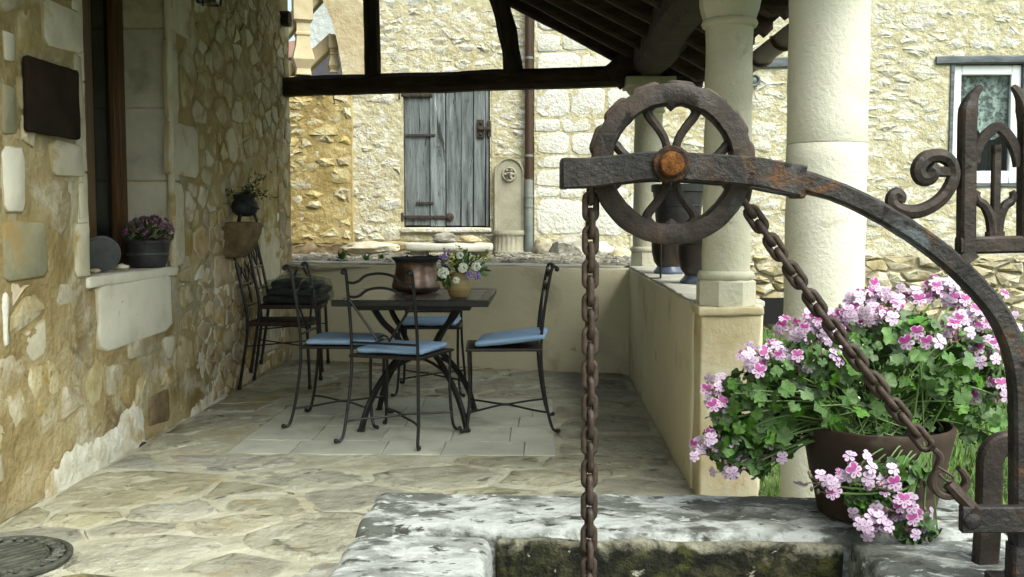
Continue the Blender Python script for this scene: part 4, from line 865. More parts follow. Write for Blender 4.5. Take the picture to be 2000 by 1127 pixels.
q = MB(); q.tube(spline([(0, -.07, mz - .01), (0, -.14, mz), (0, -.16, mz - .04)], 4), .016, 8); q.bar([(-.02, -.13, mz + .03), (.02, -.13, mz + .03)], .02, .016, (0, 0, 1)); q.build('spout', M['hinge'], fo)
q = MB(); bw = hwid * 1.12; zb0, zb1 = FZ(500) - .75, FZ(452) - .75
q.prism([(bw * 1.0, 0)] + [], 0, 0) if False else None
V = []; n = 40
prof = [(.90, zb0), (.95, zb0 + .05), (.92, zb0 + .06), (.92, zb1 - .05), (1.0, zb1 - .035), (1.03, zb1 - .01), (1.0, zb1 + .012), (.85, zb1 + .012), (.82, zb1 - .05)]
for (k, z) in prof:
    for i in range(n + 1):
        a = PI + PI * i / n; fl = 1 - (.05 if (i % 4 < 2 and abs(k - .92) < .01) else 0)
        V.append((bw * k * fl * math.cos(a), .62 * bw * k * fl * math.sin(a) - .06, z))
q.v = [Vector(v) for v in V]; q.f = [(j * (n + 1) + i, j * (n + 1) + i + 1, (j + 1) * (n + 1) + i + 1, (j + 1) * (n + 1) + i) for j in range(len(prof) - 1) for i in range(n)]
q.build('basin', M['fountain'], fo, True, 35, fix=True)
# stone bench slab, loose stone, boulders
def rockthing(name, px, py, Y, sx, sy, sz, seed, label, cat, mat, amp=.18, grp=None):
    c = UY(px, py, Y); bm = bmesh.new(); bmesh.ops.create_icosphere(bm, subdivisions=3, radius=1)
    V = []
    for v in bm.verts:
        d = v.co.normalized(); k = 1 + amp * noise.noise(d * 1.6 + Vector((seed, 0, 0))) * 2 + amp * .6 * noise.noise(d * 4 + Vector((0, seed, 0)))
        V.append((d.x * sx * k, d.y * sy * k, d.z * sz * k))
    bm.verts.index_update(); Fc = [tuple(v.index for v in f.verts) for f in bm.faces]; bm.free()
    o = link_mesh(name, V, Fc, M[mat], None, True, 35); o.location = c; tag(o, label, cat, grp)
sb = empty('stone_bench', UY(882, 500, 10.5)); tag(sb, 'low grey stone slab bench below the plank door', 'bench')
zt_ = UY(882, 476, 10.5).z - UY(882, 500, 10.5).z
q = MB(); q.rough((-.46, -.18, zt_ - .075), (.43, .16, zt_ + .005), .03, .06, .014, 5, 3); q.build('slab', M['cap'], sb)
for x in (-.33, .30): q = MB(); q.rough((x - .09, -.12, -.10), (x + .09, .12, zt_ - .07), .02, .06, .012, 6, x); q.build('support', M['rock'], sb)
rockthing('loose_stone', 868, 465, 10.55, .13, .10, .055, 3.3, 'rounded grey stone lying on the slab bench', 'stone', 'rock')
rockthing('loose_stone', 915, 468, 10.62, .12, .08, .045, 5.3, 'flat buff stone lying on the slab bench beside the rounded one', 'stone', 'frubble')
rockthing('boulder', 1112, 492, 10.55, .18, .16, .15, 7.1, 'large grey mottled boulder at the foot of the ashlar corner', 'boulder', 'rock')
rockthing('boulder', 1062, 484, 10.75, .12, .12, .11, 9.1, 'yellowish boulder beside the foot of the drainpipe', 'boulder', 'frubble')
rockthing('boulder', 1172, 492, 10.7, .15, .14, .10, 11.1, 'pale blue-grey boulder right of the large mottled one', 'boulder', 'cap')
rockthing('boulder', 1212, 500, 10.6, .12, .12, .09, 13.1, 'small buff boulder next to the back corner column', 'boulder', 'frubble')
rockthing('boulder', 720, 484, 10.75, .30, .16, .07, 15.1, 'long dark ledge stone at the foot of the cream wall', 'boulder', 'frubble')
# weeds on the bank
def weed(px, py, Y, n, r, label, mat='leaf', seed=1):
    rg = random.Random(seed); c = UY(px, py, Y); q = MB()
    for _ in range(n):
        a = rg.uniform(0, 2 * PI); l = r * rg.uniform(.5, 1.1); e = rg.uniform(.3, 1.3); d = Vector((math.cos(a) * math.cos(e), math.sin(a) * math.cos(e), math.sin(e))) * l
        s_ = Vector((-math.sin(a), math.cos(a), 0)) * l * .18; k = len(q.v); q.v += [Vector((0, 0, 0)), d * .6 + s_, d, d * .6 - s_]; q.f.append((k, k + 1, k + 2, k + 3))
    o = q.build('weed', M[mat], None, False); o.location = c; tag(o, label, 'plant')
weed(668, 507, 8.9, 50, .09, 'small leafy weed on the bank at the foot of the brown buttress', seed=1)
weed(715, 509, 8.8, 40, .07, 'small leafy weed on the bank above the left chair of the table', seed=2)
weed(745, 506, 9.2, 30, .06, 'tiny weed on the bank left of the copper cauldron', seed=3)
# far buildings seen through the stair
dh = empty('distant_house', (-6.6, 30, 0)); tag(dh, 'far white stone gable seen between the balusters', 'house')
q = MB(); q.prism([(-.45, -1), (2.6, -1), (2.6, 8.0), (1, 8.6), (-.45, 8.0)], 0, 6); q.build('wall', M['far_white'], dh, False, fix=True)
p0 = UY(612, 150, 27); q = MB()
dh2 = empty('distant_roof', (0, 0, 0)); tag(dh2, 'dark slate roof of a far house behind the small baluster', 'house')
q.prism([(UY(x, y, 27).x, UY(x, y, 27).z) for x, y in ((608, 170), (608, 122), (640, 88), (668, 80), (680, 170))], 27, 29); q.build('roof', M['slate'], dh2, False, fix=True)
q = MB(); q.prism([(UY(x, y, 27.5).x, UY(x, y, 27.5).z) for x, y in ((608, 230), (608, 172), (680, 172), (680, 230))], 27.3, 29); q.build('wall', M['far_white'], dh2, False, fix=True)
dh3 = empty('distant_house', (0, 0, 0)); tag(dh3, 'far house with a reddish tiled roof at the end of the left wall', 'house')
q = MB(); q.prism([(UY(x, y, 34).x, UY(x, y, 34).z) for x, y in ((480, 260), (480, 118), (590, 112), (590, 260))], 34, 38); q.build('wall', M['far_white'], dh3, False, fix=True)
for k in range(6):
    q = MB(); q.prism([(UY(x, y + k * 6, 33.9).x, UY(x, y + k * 6, 33.9).z) for x, y in ((478, 92), (592, 80), (592, 87), (478, 99))], 33.7 - k * .1, 34.5); q.build('roof_tile_row', M['far_roof'], dh3, False, fix=True)
link_grid('hill', -120, 20, 60, 160, 30, 30, lambda x, y: max(-.1, 9 * (1 - ((x + 40) / 70) ** 2) * min(1, (y - 60) / 30) + 1.5 * noise.noise(Vector((x * .06, y * .06, 0)))), M['hill'])
# ================================================================== WELL
well = empty('stone_well', (.27, 1.8, 0)); well.location = (0, 0, 0); tag(well, 'square stone well with lichen-blotched rim slabs in the foreground', 'well')
def slab(name, lo, hi, seed, mat='well', r=.026, amp=.0065):
    q = MB(); q.rough(lo, hi, r, .020, amp, 13, seed); return q.build(name, M[mat], well, True, 60)
slab('rim_slab', (-.40, 2.125, .36), (.985, 2.435, .50), 1)
slab('rim_slab', (-.405, 1.45, .37), (-.105, 2.115, .497), 2)
slab('rim_slab', (.635, 1.45, .36), (.955, 2.112, .494), 3)
slab('rim_slab', (-.40, 1.10, .36), (.95, 1.44, .50), 4)
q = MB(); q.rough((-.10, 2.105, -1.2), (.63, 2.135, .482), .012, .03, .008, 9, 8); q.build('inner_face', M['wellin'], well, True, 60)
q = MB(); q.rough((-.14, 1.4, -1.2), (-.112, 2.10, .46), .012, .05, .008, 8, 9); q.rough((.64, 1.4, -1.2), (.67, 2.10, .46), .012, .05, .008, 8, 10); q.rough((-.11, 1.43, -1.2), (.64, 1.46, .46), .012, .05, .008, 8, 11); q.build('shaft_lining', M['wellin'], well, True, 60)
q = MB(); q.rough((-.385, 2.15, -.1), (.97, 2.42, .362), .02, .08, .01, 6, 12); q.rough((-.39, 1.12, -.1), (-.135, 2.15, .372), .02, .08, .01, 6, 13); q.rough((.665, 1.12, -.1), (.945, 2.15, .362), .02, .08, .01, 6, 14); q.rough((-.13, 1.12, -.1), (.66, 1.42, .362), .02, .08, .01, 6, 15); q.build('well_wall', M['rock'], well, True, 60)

# ---------------------------------------------------------------- pulley wheel
WD = 1.86; wc = UY(1311, 322, WD)
PXM = 2000 / WD                                             # photo pixels per metre in the wheel's plane
wheel = empty('pulley_wheel', wc); tag(wheel, 'rusty iron pulley wheel with heart-shaped spokes above the well', 'wheel')
Ro, Ri, T = 154 / PXM, 114 / PXM, .044
prof = [(Ri, -T * .38), (Ri + .004, -T * .5), (Ro - .006, -T * .5), (Ro, -T * .42), (Ro, -T * .30), (Ro - .012, -T * .12), (Ro - .012, T * .12), (Ro, T * .30), (Ro, T * .42), (Ro - .006, T * .5), (Ri + .004, T * .5), (Ri, T * .38)]
q = MB(); n = 72; V = []
for k in range(n):
    a = 2 * PI * k / n
    for (r_, y) in prof:
        rr = r_ + .0016 * noise.noise(Vector((math.cos(a) * 3, math.sin(a) * 3, y * 40))) + (.0012 * noise.noise(Vector((math.cos(a) * 11, math.sin(a) * 11, r_ * 90))))
        # cusps of the hearts on the inner edge
        if r_ < Ri + .001:
            for cu in (0, PI / 2, PI, 3 * PI / 2):
                dd = abs((a - cu + PI) % (2 * PI) - PI); rr -= .010 * max(0, 1 - dd / .10)
        V.append(Vector((rr * math.cos(a), y, rr * math.sin(a))))
m_ = len(prof); q.v = V; q.f = [(k * m_ + i, k * m_ + (i + 1) % m_, ((k + 1) % n) * m_ + (i + 1) % m_, ((k + 1) % n) * m_ + i) for k in range(n) for i in range(m_)]
q.build('rim', M['iron'], wheel, True, 50, fix=True)
for cu in (0, PI / 2, PI, 3 * PI / 2):
    for s_ in (-1, 1):
        hk_ = 1.0 if cu in (PI / 2, 3 * PI / 2) else .82; q = MB(); loc = [(.018, .006), (.045, .012), (.068, .026), (.086, .040), (.098, .043), (.108, .036)] if hk_ == 1.0 else [(.018, .004), (.05, .006), (.075, .014), (.092, .032), (.100, .043), (.109, .043)]
        P = [Vector((r_ * math.cos(cu) - s_ * o_ * hk_ * math.sin(cu), 0, r_ * math.sin(cu) + s_ * o_ * hk_ * math.cos(cu))) for r_, o_ in loc]
        q.tube(spline(P, 5), .0080, 8, scale=[.95 + .35 * (k / 25) ** 2 for k in range(26)]); q.build('spoke', M['iron'], wheel)
q = MB(); q.v = []; hp = [(.030, -.030), (.033, -.026), (.033, .026), (.030, .030)]
for k in range(24):
    a = 2 * PI * k / 24
    for r_, y in hp: q.v.append(Vector((r_ * math.cos(a), y, r_ * math.sin(a))))
q.f = [(k * 4 + i, k * 4 + i + 1, ((k + 1) % 24) * 4 + i + 1, ((k + 1) % 24) * 4 + i) for k in range(24) for i in range(3)] + [tuple(k * 4 for k in range(24)), tuple(k * 4 + 3 for k in range(23, -1, -1))]
q.build('hub', M['iron'], wheel, True, 40, fix=True)

# ---------------------------------------------------------------- forged arm, post and ornaments
arm = empty('well_crane', UY(2003, 1100, 1.86)); arm.location = (0, 0, 0); tag(arm, 'rusty forged iron well crane with curved arm, scroll and pointed crest', 'crane')
AY = WD - .052                                              # front strap
def AP(x, y, Y=AY): return UY(x, y, Y)
fp = [AP(1101, 338), AP(1150, 337), AP(1210, 331), AP(1262, 325), AP(1311, 324), AP(1360, 326), AP(1420, 331), AP(1480, 336), AP(1530, 346), AP(1568, 354)]
sp = spline(wob(fp, .0015, 30, 1), 5); ns = len(sp)
q = MB(); q.bar(sp, .018, 60 / 1106, (0, 0, 1), .003, scale=[1 - .10 * math.sin(PI * k / ns) + .03 * noise.noise(Vector((k * .5, 0, 0))) for k in range(ns)]); q.build('front_strap', M['armiron'], arm)
BYk = WD + .052
bp_ = [Vector((p.x, BYk, p.z)) for p in fp[:-1]] + [Vector((fp[-1].x + .02, BYk - .03, fp[-1].z - .004))]
q = MB(); q.bar(spline(bp_, 3), .014, .050, (0, 0, 1), .003); q.build('back_strap', M['armiron'], arm)
q = MB(); q.bar([fp[0] + Vector((.002, .004, 0)), Vector((fp[0].x + .002, BYk, fp[0].z))], .016, 58 / 1106, (0, 0, 1), .003); q.build('strap_end', M['armiron'], arm)
ap_ = [AP(1548, 350), AP(1600, 362), AP(1660, 383), AP(1730, 418), AP(1800, 462), AP(1860, 508), AP(1915, 562), AP(1955, 612), AP(1982, 668), AP(1998, 735), AP(2003, 820), AP(2003, 960), AP(2003, 1080)]
ap_ = [p + Vector((0, .018, 0)) for p in ap_]
sp = spline(wob(ap_, .001, 20, 3), 5); ns = len(sp); q = MB(); q.bar(sp, .034, .036, (0, 1, 0), .005, scale=[1.22 - .22 * min(1, k / 8) + .04 * noise.noise(Vector((k * .6, 9, 0))) for k in range(ns)]); q.build('curved_arm', M['armiron'], arm)
q = MB(); q.box((fp[-1].x - .02, AY - .004, fp[-1].z - .030), (fp[-1].x + .006, AY + .03, fp[-1].z + .024), .004); q.build('forged_shoulder', M['armiron'], arm)
ps = sp[-1]; q = MB(); q.bar([ps + Vector((0, 0, .01)), Vector((ps.x, ps.y, .46))], .04, .04, (0, 1, 0), .004); q.bar([Vector((ps.x, ps.y, .50)), Vector((ps.x, ps.y, .512))], .09, .09, (0, 1, 0), .004); q.build('post', M['armiron'], arm)
# axle bolt
q = MB(); c = UY(1311, 321, AY - .012); V = []; n = 20
def disc(pf, nm, mt):
    q = MB(); V = []; n = 20
    for (r_, y) in pf:
        for k in range(n): a = 2 * PI * k / n; rr = r_ * (1 + .06 * noise.noise(Vector((math.cos(a) * 2, math.sin(a) * 2, y * 50)))); V.append(c + Vector((rr * math.cos(a), y + .001 * noise.noise(Vector((math.cos(a) * 3, math.sin(a) * 3, r_ * 200))), rr * math.sin(a))))
    m1 = len(pf) - 1; q.v = V; q.f = [(j * n + k, j * n + (k + 1) % n, (j + 1) * n + (k + 1) % n, (j + 1) * n + k) for j in range(m1) for k in range(n)] + [tuple(m1 * n + k for k in range(n))]
    q.build(nm, M[mt], arm, True, 45, fix=True)
disc(((.032, .006), (.033, .0), (.030, -.004), (.005, -.004)), 'washer', 'washer'); disc(((.0215, .0), (.0215, -.013), (.019, -.0175), (.012, -.019), (.003, -.0195)), 'axle_bolt', 'rust')
q = MB(); q.v = []
q.tube([Vector((c.x, AY - .01, c.z)), Vector((c.x, BYk + .02, c.z))], .013, 10); q.build('axle', M['iron'], arm)
# scroll
sc_pts = [(1758, 394), (1760, 384), (1751, 377), (1742, 384), (1742, 397), (1756, 409), (1782, 414), (1812, 406), (1840, 386), (1858, 358), (1862, 334), (1852, 312), (1830, 304), (1806, 311), (1793, 330), (1799, 347), (1814, 347), (1822, 335), (1815, 327)]
sp = spline([AP(x, y, AY + .015) for x, y in sc_pts], 4); ns = len(sp); q = MB(); q.tube(sp, .0125, 8, scale=[.72 + .28 * min(1, k / 20) + (.12 if k > 50 else 0) for k in range(ns)]); q.bar([AP(1815, 335, AY + .015), AP(1866, 336, AY + .015)], .018, .018, (0, 0, 1)); q.build('scroll', M['iron'], arm)
# crest: two uprights with bent tips, pointed arch, fleur
CYd = AY + .02
for (x, tip) in ((1888, 1), (2006, -1)):
    q = MB(); P = [AP(x - 1, 492, CYd), AP(x - 1, 420, CYd), AP(x, 330, CYd), AP(x + 1, 250, CYd), AP(x + 3 * tip, 213, CYd), AP(x + 12 * tip, 188, CYd), AP(x + 28 * tip, 168, CYd)]
    sp = spline(P, 4); ns = len(sp); q.bar(sp, .026, .031, (0, 1, 0), .004, scale=[1 if k < ns - 9 else 1 - .088 * (k - ns + 9) for k in range(ns)]); q.build('crest_upright', M['iron'], arm)
q = MB(); q.bar([AP(1871, 480, CYd), AP(2024, 476, CYd)], .030, .030, (0, 0, 1), .004); q.build('crest_base', M['iron'], arm)
q = MB(); q.bar([AP(1882, 494, CYd), AP(1896, 512, CYd - .004)], .028, .030, (0, 1, 0), .004); q.build('crest_foot', M['iron'], arm)
q = MB(); q.bar(spline([AP(1902, 318, CYd), AP(1906, 296, CYd), AP(1920, 270, CYd), AP(1937, 254, CYd), AP(1947, 248, CYd), AP(1958, 254, CYd), AP(1974, 274, CYd), AP(1985, 300, CYd), AP(1990, 325, CYd)], 4), .018, .014, (0, 1, 0)); q.build('crest_arch', M['iron'], arm)
q = MB(); q.bar([AP(1943, 470, CYd), AP(1944, 400, CYd), AP(1946, 283, CYd)], .014, .014, (0, 1, 0))
for s_ in (-1, 1): q.tube(spline([AP(1943 + s_ * 4, 456, CYd), AP(1943 + s_ * 9, 425, CYd), AP(1943 + s_ * 20, 402, CYd), AP(1943 + s_ * 32, 393, CYd), AP(1943 + s_ * 36, 382, CYd), AP(1943 + s_ * 33, 374, CYd)], 4), .0085, 8, scale=[1.3 - .03 * k for k in range(21)])
q.bar([AP(1943, 474, CYd), AP(1943, 452, CYd)], .030, .018, (0, 1, 0)); q.build('fleur', M['iron'], arm)
# lower stay and hook bar
q = MB(); q.bar(spline([AP(2004, 872, 1.98), AP(1972, 866, 1.98), AP(1948, 872, 1.98), AP(1934, 895, 1.98), AP(1932, 940, 1.98), AP(1928, 1040, 1.98), AP(1922, 1126, 1.98), AP(1920, 1190, 1.98)], 4), .045, .030, (0, 1, 0), .005); q.build('stay', M['iron'], arm)
q = MB(); hb_y = 1.80; q.bar([AP(1877, 1013, hb_y), AP(1940, 1013, hb_y), AP(2030, 1013, hb_y)], .022, 52 / 1111, (0, 0, 1), .003)
c = AP(1900, 1018, hb_y - .013); q.ball(c, .015, 10, 6, (1, .45, 1)); q.bar([AP(2003, 1013, hb_y), AP(2003, 1013, 1.99)], .03, .03, (0, 0, 1), .003); q.build('hook_bar', M['armiron'], arm)

# ---------------------------------------------------------------- chain over the wheel
chain = empty('chain', (wc.x - .14, WD, .3)); chain.location = (0, 0, 0); tag(chain, 'rusty link chain hanging over the pulley wheel down into the well', 'chain')
pitch = .0306; rw_ = .0060; hl = pitch / 2 + .0005; hwid2 = .0102
lk = MB(); P = []
for k in range(9): a = -PI / 2 + PI * k / 8; P.append(Vector((hwid2 * math.cos(a + PI / 2), 0, hl - hwid2 * .2 + hwid2 * math.sin(a + PI / 2))))
for k in range(9): a = PI / 2 + PI * k / 8; P.append(Vector((hwid2 * math.cos(a + PI / 2), 0, -hl + hwid2 * .2 + hwid2 * math.sin(a + PI / 2))))
lk.tube(P, rw_, 7, True, up=(0, 1, 0))
lkme = bpy.data.meshes.new('link'); lkme.from_pydata([tuple(v) for v in lk.v], [], lk.f); lkme.materials.append(M['chain']); lkme.polygons.foreach_set('use_smooth', [True] * len(lkme.polygons)); lkme.update()
def put_link(p, d, tw, rg):
    d = Vector(d).normalized(); base = d.to_track_quat('Z', 'Y').to_matrix()
    y = Vector((0, 1, 0)); y = (y - d * y.dot(d)).normalized(); x = y.cross(d); m3 = Matrix((x, y, d)).transposed() @ Matrix.Rotation(tw + rg.uniform(-.10, .10), 3, 'Z')
    o = share(lkme, 'link', chain, p, m3.to_euler())
rg = random.Random(6); path = []
xl = wc.x - Ro - .001
rl = Ro - .0075
path += [Vector((xl, WD, wc.z - i * .01)) for i in range(110, 0, -1)]
hk_p = UY(1812, 872, 1.83); ae = R(-24)
path += [Vector((wc.x + rl * math.cos(a), WD, wc.z + rl * math.sin(a))) for a in [PI - (PI - ae) * k / 60 for k in range(61)]]
e0 = path[-1]; path += [e0.lerp(hk_p, k / 50) + Vector((0, 0, -.014 * math.sin(PI * k / 50))) for k in range(1, 51)]
acc = 0; i = 0; nl = 0; cur = path[0]; pts_ = [path[0]]
for a, b in zip(path, path[1:]):
    d = (b - a).length; t = 0
    while acc + (d - t) >= pitch:
        t += pitch - acc; acc = 0; pts_.append(a.lerp(b, t / d))
    acc += d - t
for k in range(len(pts_) - 1):
    put_link((pts_[k] + pts_[k + 1]) / 2, pts_[k + 1] - pts_[k], R(12) if k % 2 else R(90 + 12), rg)
# hook at its end
last = pts_[-1]; hh = empty('chain_hook', last); hh.location = (0, 0, 0); tag(hh, 'flat iron hook fastening the chain to the crane bar beside the flower pot', 'hook')
q = MB(); Y0 = 1.815
q.bar(spline([AP(1822, 876, Y0), AP(1836, 892, Y0), AP(1830, 918, Y0), AP(1820, 940, Y0), AP(1828, 960, Y0), AP(1850, 968, Y0), AP(1876, 958, Y0), AP(1887, 940, Y0), AP(1880, 922, Y0), AP(1871, 914, Y0)], 4), .012, .022, (0, 1, 0), .003, scale=[.75 + .25 * math.sin(PI * k / 36) for k in range(37)]); q.build('hook', M['chain'], hh)
q = MB(); q.tube(spline([AP(1832, 912, Y0 - .008), AP(1862, 932, Y0 - .008), AP(1850, 940, Y0 - .008), AP(1832, 925, Y0 - .008)], 3), .003, 6); q.build('latch_spring', M['chain'], hh)
q = MB(); q.tube([AP(1852, 944, Y0 - .004), AP(1898, 992, Y0 - .012), AP(1908, 1004, hb_y - .012)], .0115, 8); q.build('shackle', M['rust'] if False else M['chain'], hh)

# ================================================================== FURNITURE
def fin(path_r, n): return [1.0] * n
def make_chair():
    t = empty('wrought_iron_chair'); r = .0085
    for s_ in (-1, 1):
        q = MB(); P = spline([(s_ * .232, -.285, .014), (s_ * .222, -.272, .010), (s_ * .212, -.255, .03), (s_ * .205, -.232, .12), (s_ * .192, -.205, .30), (s_ * .188, -.198, .44), (s_ * .187, -.208, .60), (s_ * .186, -.232, .76), (s_ * .185, -.252, .865), (s_ * .185, -.268, .885), (s_ * .185, -.285, .878)], 4)
        q.tube(P, r, 8); q.ball((s_ * .185, -.282, .872), .0135, 8, 6); q.ball((s_ * .234, -.288, .013), .0125, 8, 6); q.build('back_leg', M['black'], t)
        q = MB(); P = spline([(s_ * .226, .225, .013), (s_ * .216, .215, .010), (s_ * .204, .20, .03), (s_ * .196, .190, .10), (s_ * .188, .185, .25), (s_ * .190, .190, .44)], 4)
        q.tube(P, r, 8); q.ball((s_ * .228, .228, .012), .012, 8, 6); q.build('front_leg', M['black'], t)
    sf = MB(); sf.bar([(-.195, -.20, .44), (.195, -.20, .44), (.20, .20, .44), (-.20, .20, .44)], .016, .014, (0, 0, 1), closed=True); o = sf.build('seat_frame', M['black'], t)
    sm = MB(); sm.rough((-.19, -.195, .436), (.19, .195, .446), .004, .08, .001, 5, 1); sm.build('seat', M['seatmesh'], t)
    for (zb, zp) in ((.825, .868), (.752, .795)):
        q = MB(); yb = -.245 if zb > .8 else -.231
        q.tube(spline([(-.185, yb, zb - .004), (-.15, yb, zb - .008), (-.115, yb, zb + .004), (-.075, yb, zp - .012), (0, yb, zp), (.075, yb, zp - .012), (.115, yb, zb + .004), (.15, yb, zb - .008), (.185, yb, zb - .004)], 4), .0075, 7); q.build('back_arch', M['black'], t)
    for s_ in (-1, 1):
        q = MB(); q.tube([(s_ * .186, -.226, .735), (s_ * .03, -.206, .522)], .0065, 7); q.build('back_brace', M['black'], t)
    q = MB(); q.tube([(.032 * math.cos(a), -.205, .520 + .032 * math.sin(a)) for a in [PI * k / 10 for k in range(11)]], .006, 7); q.build('back_ring', M['black'], t)
    q = MB(); q.tube([(-.187, -.203, .510), (.187, -.203, .510)], .0065, 7); q.build('lower_rail', M['black'], t)
    for s_ in (-1, 1):
        q = MB(); q.tube(spline([(s_ * .207, -.238, .105), (s_ * .14, -.15, .108), (s_ * .03, -.05, .112), (s_ * .008, -.015, .112), (s_ * .03, .03, .112), (s_ * .14, .13, .108), (s_ * .198, .188, .105)], 4), .006, 7); q.build('stretcher', M['black'], t)
    q = MB(); q.tube([(0.012 * math.cos(a), -.015 + .02 * math.sin(a), .112) for a in [k * PI / 6 for k in range(12)]], .005, 6, True); q.build('stretcher_ring', M['black'], t)
    return t
def make_cushion():
    q = MB(); q.rough((-.185, -.185, 0), (.185, .185, .042), .020, .035, .006, 9, 2)
    for v in q.v:
        e = max(abs(v.x), abs(v.y)) / .185; k = 1 - .30 * max(0, e - .55) / .45; v.z = .02 + (v.z - .02) * k
    return q
ch0 = make_chair()
spots = [((-.735, 5.31), -19, 'wrought-iron chair nearest the camera, seen from behind with a blue cushion'),
         ((-.215, 5.62), 93, 'wrought-iron chair at the right end of the table, its blue cushion sliding off'),
         ((-1.115, 5.70), -92, 'wrought-iron chair at the left side of the table, in front of the stacked chairs'),
         ((-.735, 6.70), 181, 'wrought-iron chair behind the table against the back low wall')]
cl = ['blue seat cushion on the chair nearest the camera', 'blue seat cushion hanging over the rear edge of the right chair', 'blue seat cushion on the left chair, half under the table', 'blue seat cushion on the chair behind the table']
cq = make_cushion(); cu_me = None
for i, ((x, y), a, lab) in enumerate(spots):
    o = ch0 if i == 0 else copy_tree(ch0)
    o.location = (x, y, .014); o.rotation_euler = (0, 0, R(a)); tag(o, lab, 'chair', 'chairs around the table')
    if i == 0:
        c = cq.build('seat_cushion', M['blue']); pm = MB(); pm.tube([(x_ * .18, y_ * .18, .020) for x_, y_ in ((-1, -.9), (-.9, -1), (.9, -1), (1, -.9), (1, .9), (.9, 1), (-.9, 1), (-1, .9))], .006, 6, True); pm.build('piping', M['blue'], c)
    else: c = copy_tree(c0)
    if i == 0: c0 = c
    c.location = Vector((x, y, .462)) + Matrix.Rotation(R(a), 3, 'Z') @ Vector((0, -.05 if i == 1 else .01, 0)); c.rotation_euler = (R(-7) if i == 1 else 0, 0, R(a + (3, -6, 2, -2)[i]))
    if i == 1: c.location.z += .018
    c.scale = ((1, 1, 1), (1, 1.03, 1.1), (1.03, 1.02, .95), (1, .98, 1))[i]; tag(c, cl[i], 'cushion', 'blue seat cushions')
# table
tb = empty('garden_table', (-.69, 5.73, 0)); tag(tb, 'square iron table with a brown tiled top and curved legs', 'table')
q = MB(); tw, td, tz = .41, .455, .72
q.box((-tw, -td, tz - .034), (tw, -td + .05, tz), .004); q.box((-tw, td - .05, tz - .034), (tw, td, tz), .004); q.box((-tw, -td + .05, tz - .034), (-tw + .05, td - .05, tz), .004); q.box((tw - .05, -td + .05, tz - .034), (tw, td - .05, tz), .004); q.build('top_frame', M['black'], tb)
for i in range(3):
    for j in range(3):
        a0 = -tw + .05 + (2 * tw - .1) * i / 3; b0 = -td + .05 + (2 * td - .1) * j / 3
        q = MB(); q.box((a0 + .0015, b0 + .0015, tz - .02), (a0 + (2 * tw - .1) / 3 - .0015, b0 + (2 * td - .1) / 3 - .0015, tz - .002), .002); q.build('top_tile', M['tabletop'], tb)
q = MB(); q.bar([(-.30, -.34, tz - .048), (.30, -.34, tz - .048), (.30, .34, tz - .048), (-.30, .34, tz - .048)], .02, .03, (0, 0, 1), closed=True); q.build('apron', M['black'], tb)
for sx in (-1, 1):
    for sy in (-1, 1):
        q = MB(); P = spline([(sx * .285, sy * .305, .004), (sx * .255, sy * .275, .12), (sx * .20, sy * .215, .24), (sx * .13, sy * .14, .345), (sx * .085, sy * .09, .41), (sx * .12, sy * .13, .50), (sx * .18, sy * .20, .58), (sx * .225, sy * .25, .665), (sx * .24, sy * .27, .685)], 4)
        q.bar(P, .032, .020, (sx * -.7, sy * .7, 0)); q.box((sx * .285 - .02, sy * .305 - .02, .002), (sx * .285 + .02, sy * .305 + .02, .012), .002); q.build('leg', M['black'], tb)
for sy in (-1, 1):
    q = MB(); q.tube(spline([(-.18, sy * .19, .29), (0, sy * .10, .37), (.18, sy * .19, .29)], 5), .009, 7); q.build('leg_brace', M['black'], tb)
tb.location.z = .012
# copper cauldron
cp = UZ(813, 572, tz + .012); ck = empty('copper_cauldron', (cp.x, cp.y + .0, tz + .014)); tag(ck, 'dented copper cauldron with a flared rim on the table', 'cauldron')
q = MB(); q.lathe([(.07, 0), (.118, .006), (.138, .022), (.140, .04), (.132, .075), (.122, .115), (.117, .145), (.117, .165), (.121, .178)], (0, 0, 0), 48, .02, 3, True, False); q.build('body', M['copper'], ck, True, 60)
q = MB(); q.lathe([(.117, .172), (.126, .183), (.140, .196), (.141, .201), (.136, .203), (.118, .188), (.112, .16), (.115, .06), (.10, .02)], (0, 0, 0), 48, .008, 4, False, True); q.build('rim', M['cauldron'], ck, True, 60)
# stoneware jug with a bunch of flowers
jp = UZ(896, 582, tz + .012); jg = empty('jug', (jp.x, jp.y + .03, tz + .014)); tag(jg, 'ribbed buff stoneware jug on the table', 'jug')
q = MB(); pr = [(.046, 0), (.052, .006), (.060, .03), (.066, .055), (.065, .075), (.056, .098), (.044, .112), (.038, .122), (.040, .135)]
q.lathe([(r_ + .0012 * (k % 2), z) for k, (r_, z) in enumerate(pr)], (0, 0, 0), 36, .01, 2, True, False); q.lathe([(.040, .135), (.036, .134), (.034, .12), (.05, .07)], (0, 0, 0), 36, 0, 0, False, True); q.build('body', M['jug'], jg, True, 60)
q = MB(); q.tube(spline([(-.040, 0, .125), (-.066, 0, .122), (-.086, 0, .095), (-.080, 0, .060), (-.060, 0, .042)], 5), .0075, 8); q.build('handle', M['jug'], jg)
bq = empty('flower_bunch', (jp.x, jp.y + .03, tz + .13)); tag(bq, 'bunch of white, lilac and yellow-green garden flowers in the jug', 'flowers')
rg = random.Random(15)
